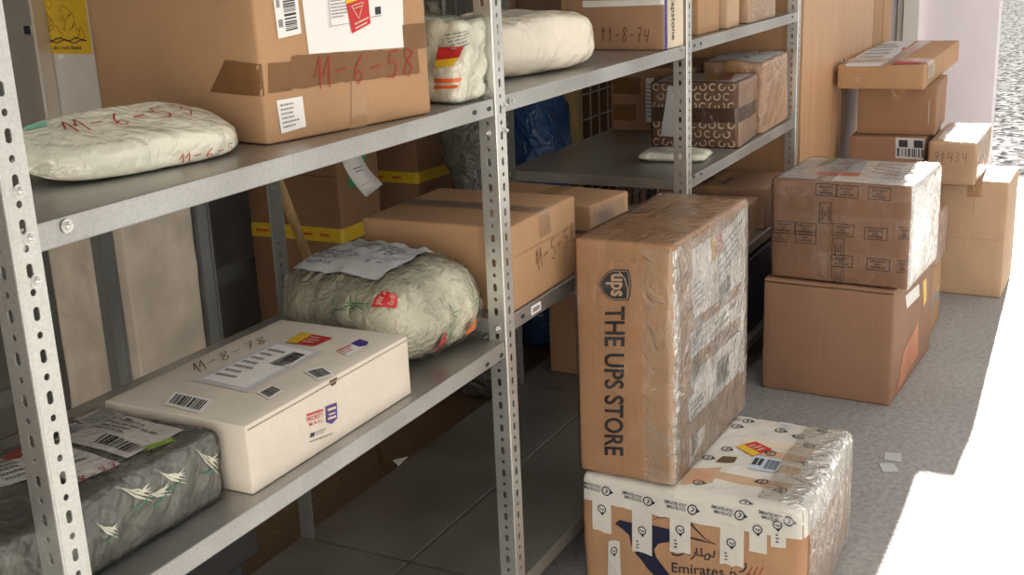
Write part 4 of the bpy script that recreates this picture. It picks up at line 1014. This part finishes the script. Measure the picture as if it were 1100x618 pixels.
ft = Parcel('flat_box', 'wide flat brown box with clear tape and red sticker topping the stack beside the cabinet', 'box', 4.50, .673, .7855, 1.02, .308, .089, .8, KRAFT, r=.006, bulge=(.002, .004, .002), amp=.0018, seed=80, eps=.0014)
P = ft
Q = P.quadpx('pz', [(945, 45), (985, 44), (950, 70), (905, 72)]); p = Q.paper('label_pouch', PAPER_G, 1.2); Q.lines((.1, .1, .9, .9), 6, p, 2)
P.quadpx('pz', [(962, 65), (991, 64), (988, 69), (958, 70)]).paper('red_sticker', RED, 2); P.quadpx('pz', [(970, 52), (987, 52), (984, 55), (968, 55)]).paper('red_sticker', RED, 2)
P.rect('pz', .0, -P.L/2, .05, P.L/2).paper('clear_tape', TAPE_C, 2.4); P.band('yz', [(-P.W/2, .03), (-P.W/2, P.H), (P.W/2, P.H), (P.W/2, .02)], -.45, -.30, TAPE_C, 3, 'clear_tape')
Q = P.full('nx'); Q.strokes('round_mark', CREAM, [Q.circle_strokes(.24, .4, .025, 10)], .002, 1.6)
# ------------------------------------------------------------ cabinet at the rack's end
cab = empty('wooden_cabinet', (4.65, 1.25, 0)); tag(cab, 'tall warm brown wooden cabinet with two doors standing at the end of the shelving', 'cabinet')
def local_box(name, parent, b, mat, bevel=.002):
    l = parent.location; return box_obj(name, (b[0]-l.x, b[1]-l.x, b[2]-l.y, b[3]-l.y, b[4]-l.z, b[5]-l.z), mat, parent, bevel)
local_box('carcass', cab, (4.045, 5.235, 1.02, 1.50, 0.0, 2.1), WOOD_CAB)
dr = []
for a, b_ in ((4.047, 4.652), (4.658, 5.233)):
    dr.append(local_box('door', cab, (a, b_, 1.0, 1.018, .06, 2.08), WOOD_CAB, .003))
for i, xx in enumerate((4.62, 4.69)):
    l = cab.location; h = local_box('handle', cab, (xx-.006, xx+.006, .992, 1.0, .83, .88), STEEL); h.parent = dr[i]
ls_ = empty('cardboard_sheet', (5.45, 1.03, 0)); tag(ls_, 'tall flat brown cardboard carton leaning upright beside the wooden cabinet', 'cardboard')
local_box('panel', ls_, (5.245, 5.64, 1.0, 1.06, 0, 2.0), KRAFT, .003); local_box('fold_line', ls_, (5.44, 5.443, .998, 1.0, .01, 1.99), KRAFT_D, 0)

# ------------------------------------------------------------ behind the shelving
# poster on the panel of the column
pz0 = .0
def plane_quad(name, X, pts, mat, parent=None, off=0):
    vs = [on_x(x, y, X) for x, y in pts]; th = .0008
    bm = bmesh.new(); a = [bm.verts.new(v) for v in vs]; f_ = bm.faces.new(a); r_ = bmesh.ops.extrude_face_region(bm, geom=[f_])
    bmesh.ops.translate(bm, verts=[v for v in r_['geom'] if isinstance(v, bmesh.types.BMVert)], vec=(th, 0, 0)); bmesh.ops.recalc_face_normals(bm, faces=bm.faces[:])
    return bm_obj(name, bm, mat, parent)
PXX = 1.8835
yb, yt = 2.072, 1.935
poster = box_obj('poster', (PXX, PXX+.001, 2.0, 2.168, 1.162, 1.40), YEL)
tag(poster, 'yellow poster with black cartoon outlines reading please do not feed', 'poster')
def plane_text(txt, X, y0, y1, z0, z1, mat, parent, bold=0):
    vs, fs, asp = text_mesh(txt, bold, 0)
    return py_obj('lettering', [(X, y0+(y1-y0)*a, z0+(z1-z0)*b_) for a, b_ in vs], fs, mat, parent)
plane_text('please do not feed', PXX-.0008, 2.163, 2.03, 1.169, 1.180, INK, poster, .02)
def ribbon(name, pts, w, mat, parent, X):
    vs, fs = [], []
    for i, (y, z) in enumerate(pts):
        a, b_ = pts[max(0, i-1)], pts[min(len(pts)-1, i+1)]; d = Vector((b_[0]-a[0], b_[1]-a[1])); d = d.normalized() if d.length else Vector((1, 0))
        vs += [(X, y-d.y*w, z+d.x*w), (X, y+d.y*w, z-d.x*w)]
        if i: k = 2*i; fs.append((k-2, k-1, k+1, k))
    return py_obj(name, vs, fs, mat, parent)
rr = random.Random(9)
for i in range(9):                          # loose outline drawing: ground line, blobs and stems
    cy_, cz_ = 2.13-.12*rr.random(), 1.195+.09*rr.random()
    ribbon('ink_outline', [(cy_+(.006+.012*((i*7) % 3)/2)*math.cos(t*.7)*(1+.3*math.sin(3*t)), cz_+.014*math.sin(t*.7)*(1+.3*math.cos(2*t+i))) for t in [k*.45 for k in range(17)]], .0006, INK, poster, PXX-.0006)
for i in range(2): ribbon('ink_outline', [(2.14-.13*k/12, 1.189+.004*math.sin(k*1.3+i*2)+.004*i) for k in range(13)], .0012, INK, poster, PXX-.0006)
# torn paper scraps under the poster
for (y, z) in ((2.130, 1.157), (2.095, 1.157)):
    tag(box_obj('torn_paper', (PXX, PXX+.001, y-.008, y+.008, z-.006, z+.004), WHITEPAINT), 'small torn white paper scrap stuck below the yellow poster', 'paper scrap', 'paper scraps under the poster')

sp = empty('steel_pillar', (1.86, 2.15, .93)); tag(sp, 'brushed steel door post with a square black lock hole left of the yellow poster', 'post')
local_box('body', sp, (1.84, 1.884, 2.118, 2.21, .93, 2.2), STEEL, .004)
q = on_x(31, 32, 1.84)
local_box('lock_rim', sp, (1.836, 1.841, q.y-.014, q.y+.014, q.z-.013, q.z+.013), GALV, .0035)
local_box('lock_hole', sp, (1.834, 1.8365, q.y-.009, q.y+.009, q.z-.009, q.z+.009), BLACK, .002)
local_box('side_rail', sp, (1.846, 1.884, 2.215, 2.232, .93, 2.2), GALV_D, .002); local_box('latch', sp, (1.838, 1.85, 2.210, 2.232, q.z-.01, q.z+.01), BLACK, .002)

# back rack: dark posts and rails
br = empty('back_rack', (2.2, 1.75, 0)); tag(br, 'dark dull steel rack frame standing in shadow behind the main shelving', 'rack')
def chan(name, p, q, w, parent, mat=GALV_D, d=.02):
    bm = bmesh.new(); p, q = Vector(p), Vector(q); l = parent.location
    if abs(p.z-q.z) > .3: add_box(bm, p.x-w/2, p.x+w/2, p.y, p.y+d, p.z, q.z); add_box(bm, p.x-w/2, p.x-w/2+.004, p.y-.006, p.y, p.z, q.z); add_box(bm, p.x+w/2-.004, p.x+w/2, p.y-.006, p.y, p.z, q.z)
    else: add_box(bm, p.x, q.x, p.y, p.y+d, p.z-w/2, p.z+w/2)
    bmesh.ops.translate(bm, verts=bm.verts, vec=-l); return bm_obj(name, bm, mat, parent)
chan('post', (1.615, 1.75, 0), (1.615, 1.75, .95), .035, br)
chan('post', (2.16, 2.0, 0), (2.16, 2.0, .95), .045, br)
for z in (.86, .46): chan('rail', (2.13, 2.3, z), (3.6, 2.3, z), .05, br); chan('rail', (1.2, 2.32, z-.1), (1.88, 2.32, z-.1), .04, br)
chan('post', (3.35, 2.3, 0), (3.35, 2.3, 1.0), .04, br)

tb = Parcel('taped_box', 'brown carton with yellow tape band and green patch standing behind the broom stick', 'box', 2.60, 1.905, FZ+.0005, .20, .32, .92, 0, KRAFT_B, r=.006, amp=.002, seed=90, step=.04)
tb.band('xy', [(-tb.L/2, tb.W/2-.003), (-tb.L/2, -tb.W/2), (tb.L/2, -tb.W/2)], .575, .615, TAPE_Y, 1.5, 'yellow_tape')
for i in range(4): tb.rect('nx', -.14+.075*i, .584, -.14+.075*i+.05, .604).lines((0, 0, 1, 1), 1, tb.root, 2.2, RED, i, 'red_print')
tb.rect('ny', -.05, .72, .04, .90).paper('green_patch', GREEN, 1.5)
for z in (.76, .80): tb.rect('nx', -.15, z, .15, z+.003).paper('fold_crease', EDGE, 1)
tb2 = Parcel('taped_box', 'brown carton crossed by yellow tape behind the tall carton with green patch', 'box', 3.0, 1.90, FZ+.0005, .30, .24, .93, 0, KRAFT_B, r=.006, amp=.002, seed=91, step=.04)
tb2.band('xz', [(-tb2.L/2, .004), (-tb2.L/2, tb2.H)], .085, .115, TAPE_Y, 1.5, 'yellow_tape')
tb2.band('xy', [(-tb2.L/2, tb2.W/2-.003), (-tb2.L/2, -tb2.W/2), (tb2.L/2, -tb2.W/2)], .665, .70, TAPE_Y, 2.0, 'yellow_tape')
for i in range(2): tb2.rect('nx', -.05+.08*i, .672, .0+.08*i, .692).lines((0, 0, 1, 1), 1, tb2.root, 2.8, RED, i, 'red_print')

a_, b2_ = on_y(296, 186, 1.58), on_y(336, 292, 1.62); dv = (b2_-a_).normalized()
bm = bmesh.new(); add_tube(bm, a_-dv*.6, b2_+dv*((b2_.z-.004)/-dv.z), .0105, 14)
tag(bm_obj('broom_stick', bm, WOOD, smooth=True), 'pale wooden broom stick leaning behind the shelving beside the back post', 'stick')

# paper tag hanging under the top shelf
bm = bmesh.new()
pts = [(363, 160), (385, 158), (411, 198), (393, 212)]
vs = [on_y(*p, 1.515) for p in pts]; n_ = 8; rows = []
for i in range(n_+1):
    t = i/n_; A0 = vs[0].lerp(vs[3], t); A1 = vs[1].lerp(vs[2], t); cv = Vector((0, .012*math.sin(t*math.pi), 0)); rows.append((bm.verts.new(A0+cv), bm.verts.new(A1+cv)))
for a, c_ in zip(rows, rows[1:]): bm.faces.new((a[0], a[1], c_[1], c_[0]))
tagp = bm_obj('hanging_paper_tag', bm, PAPER, smooth=True); md = tagp.modifiers.new('thick', 'SOLIDIFY'); md.thickness = .0006
tag(tagp, 'white paper slip with faint print hanging beneath the top left shelf', 'paper')
for (t, s0, s1) in ((.45, .3, .8), (.52, .35, .7), (.8, .2, .7)):
    A0 = vs[0].lerp(vs[3], t); A1 = vs[1].lerp(vs[2], t); B0 = vs[0].lerp(vs[3], t+.03); B1 = vs[1].lerp(vs[2], t+.03); cv = Vector((0, .012*math.sin(t*math.pi)-.0012, 0))
    py_obj('faint_print', [A0.lerp(A1, s0)+cv, A0.lerp(A1, s1)+cv, B0.lerp(B1, s1)+cv, B0.lerp(B1, s0)+cv], [(0, 1, 2, 3)], INK_G, tagp)

Parcel('plastic_sack', 'tall crumpled grey plastic sack in the shadow behind the middle post', 'sack', 2.96, 1.63, FZ+.0005, .24, .17, .90, 4, GREYBAG, r=.05, bulge=(.02, .01, .03), amp=.02, freq=6, step=.022, body='bag', cre=.014, crefreq=9, seed=92)
Parcel('plastic_sack', 'tall blue plastic sack standing in the shadow right of the middle post', 'sack', 3.42, 1.68, FZ+.0005, .24, .24, .86, -5, BLUE, r=.06, bulge=(.02, .02, .03), amp=.015, freq=6, step=.022, body='bag', cre=.012, crefreq=8, seed=93)
cs = empty('cardboard_sheet', (3.8, 1.93, 0)); tag(cs, 'large brown cardboard sheet leaning beside the pale wooden post behind the rack', 'cardboard')
bm = bmesh.new(); add_box(bm, -.2, .13, -.006, .006, 0, 1.12, .002)
for v in bm.verts: v.co.y += .08*(v.co.z/1.1)-.02; v.co.x += .05*(v.co.z/1.1)
bm_obj('sheet', bm, KRAFT_B, cs)
bm = bmesh.new(); add_box(bm, -.1, .17, .05, .06, .0, 1.35, .002)
for v in bm.verts: v.co.y += .06*(v.co.z/1.1)
bm_obj('rear_sheet', bm, KRAFT_R, cs)
tag(box_obj('wooden_post', (3.905, 3.955, 1.78, 1.83, 0, 2.4), WOOD, None, .003), 'yellowish upright timber post behind the middle of the shelving', 'post')
rd = empty('radiator', (3.55, 2.42, 0)); tag(rd, 'old cream column radiator behind the middle post', 'radiator')
for i in range(9):
    bm = bmesh.new(); x = -.42+.105*i
    for yy in (-.04, .04): add_tube(bm, (x, yy, .10), (x, yy, 1.13), .022, 12)
    add_tube(bm, (x, -.05, 1.13), (x, .05, 1.13), .030, 12); add_tube(bm, (x, -.05, .10), (x, .05, .10), .030, 12)
    add_tube(bm, (x, -.04, 0.0), (x, -.04, .1), .012, 8) if i in (0, 8) else None
    bm_obj('section', bm, RADIATOR, rd, smooth=True)
bm = bmesh.new(); add_tube(bm, (-.46, 0, 1.10), (.46, 0, 1.10), .016, 10); add_tube(bm, (-.46, 0, .12), (.46, 0, .12), .016, 10); bm_obj('header_pipe', bm, RADIATOR, rd)
cg = empty('mesh_cage', (4.6, 1.95, 0)); tag(cg, 'pale wire mesh roll cage behind the middle shelf holding brown stock', 'cage')
for nm, fixed in (('front_panel', -.12), ('back_panel', .40)):
    bm = bmesh.new()
    for i in range(16): add_tube(bm, (-.62+.083*i, fixed, .0), (-.62+.083*i, fixed, 1.7), .0032, 6)
    for j in range(18): add_tube(bm, (-.62, fixed, .04+.095*j), (.63, fixed, .04+.095*j), .0032, 6)
    bm_obj(nm, bm, CAGEM, cg)
for x in (-.63, .63):
    bm = bmesh.new(); add_tube(bm, (x, -.12, 0), (x, -.12, 1.72), .012, 10); add_tube(bm, (x, .40, 0), (x, .40, 1.72), .012, 10); add_tube(bm, (x, -.12, 1.7), (x, .40, 1.7), .012, 10)
    bm_obj('frame', bm, CAGEM, cg)
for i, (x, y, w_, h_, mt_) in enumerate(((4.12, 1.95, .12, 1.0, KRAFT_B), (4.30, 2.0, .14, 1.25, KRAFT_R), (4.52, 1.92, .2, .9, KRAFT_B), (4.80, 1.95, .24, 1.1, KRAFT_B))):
    p_ = Parcel('upright_carton', ['slim brown carton standing upright first inside the mesh cage', 'reddish brown carton second inside the mesh cage', 'short brown carton in the middle of the mesh cage', 'wide brown carton at the far end of the mesh cage'][i], 'box', x, y, FZ+.0005, w_, .26, h_, 0, mt_, r=.006, amp=.002, seed=95+i, step=.06)
    p_.rect('ny', -w_/2+.02, h_*.5, w_/2-.02, h_*.5+.02).paper('tape', TAPE_K, 1)

cr_ = empty('plastic_crate', (1.30, 1.42, ZBOT+.001)); tag(cr_, 'black plastic crate standing on the bottom tray under the left shelf', 'crate')
bm = bmesh.new(); add_box(bm, -.30, .19, -.085, .09, .185, .26, .006); bm_obj('rim', bm, BLACK, cr_)
bm = bmesh.new(); add_box(bm, -.28, .165, -.065, .075, 0, .185, .006); bm_obj('body', bm, BLACK, cr_)
# litter
def scrap(pts, label, z=0, mat=PAPER, grp=None):
    vs = [on_z(x, y, z+.001) for x, y in pts]; bm = bmesh.new(); a = [bm.verts.new(v+Vector((0, 0, .002 if i == 1 else 0))) for i, v in enumerate(vs)]
    bm.faces.new(a); r_ = bmesh.ops.extrude_face_region(bm, geom=bm.faces[:]); bmesh.ops.translate(bm, verts=[v for v in r_['geom'] if isinstance(v, bmesh.types.BMVert)], vec=(0, 0, .0012))
    bmesh.ops.recalc_face_normals(bm, faces=bm.faces[:]); o = bm_obj('paper_scrap', bm, mat); return tag(o, label, 'paper scrap', grp)
scrap([(951, 486), (969, 489), (968, 497), (950, 494)], 'small grey printed label on the floor, the farther of the pair', mat=PAPER_G)
scrap([(944, 498), (960, 499), (966, 507), (948, 507)], 'small grey printed label on the floor, the nearer of the pair', mat=PAPER_G)
scrap([(422, 495), (438, 492), (428, 501)], 'torn white paper corner at the back edge of the bottom tray', z=ZBOT+.002)
bm = bmesh.new(); bmesh.ops.create_icosphere(bm, subdivisions=2, radius=.016)
for v in bm.verts: v.co *= 1+.4*noise.noise(v.co*90); 
bmesh.ops.translate(bm, verts=bm.verts, vec=on_z(313, 497+5, .012)); tag(bm_obj('paper_ball', bm, PAPER), 'crumpled white paper ball on the brown floor behind the bottom tray', 'paper scrap')

# groups: things of one kind that stand together
for o in list(bpy.data.objects):
    if o.parent is None and 'category' in o and 'group' not in o:
        on_rack = o.location.y > .98 and o.location.y < 1.55 and o.location.z > .1
        if o['category'] in ('box', 'parcel'):
            if on_rack: o['group'] = 'parcels on the shelving rack'
            elif o.location.y < .98: o['group'] = 'parcels stacked on the floor in front of the rack'
            else: o['group'] = 'cartons standing behind the rack'
        elif o['category'] in ('bag', 'mailer'): o['group'] = 'plastic mailing bags on the rack'
        elif o['category'] == 'sack': o['group'] = 'plastic sacks behind the rack'
        elif o['category'] == 'cardboard': o['group'] = 'loose cardboard sheets'
        elif o['category'] == 'paper scrap': o['group'] = 'paper scraps on the floor and trays'
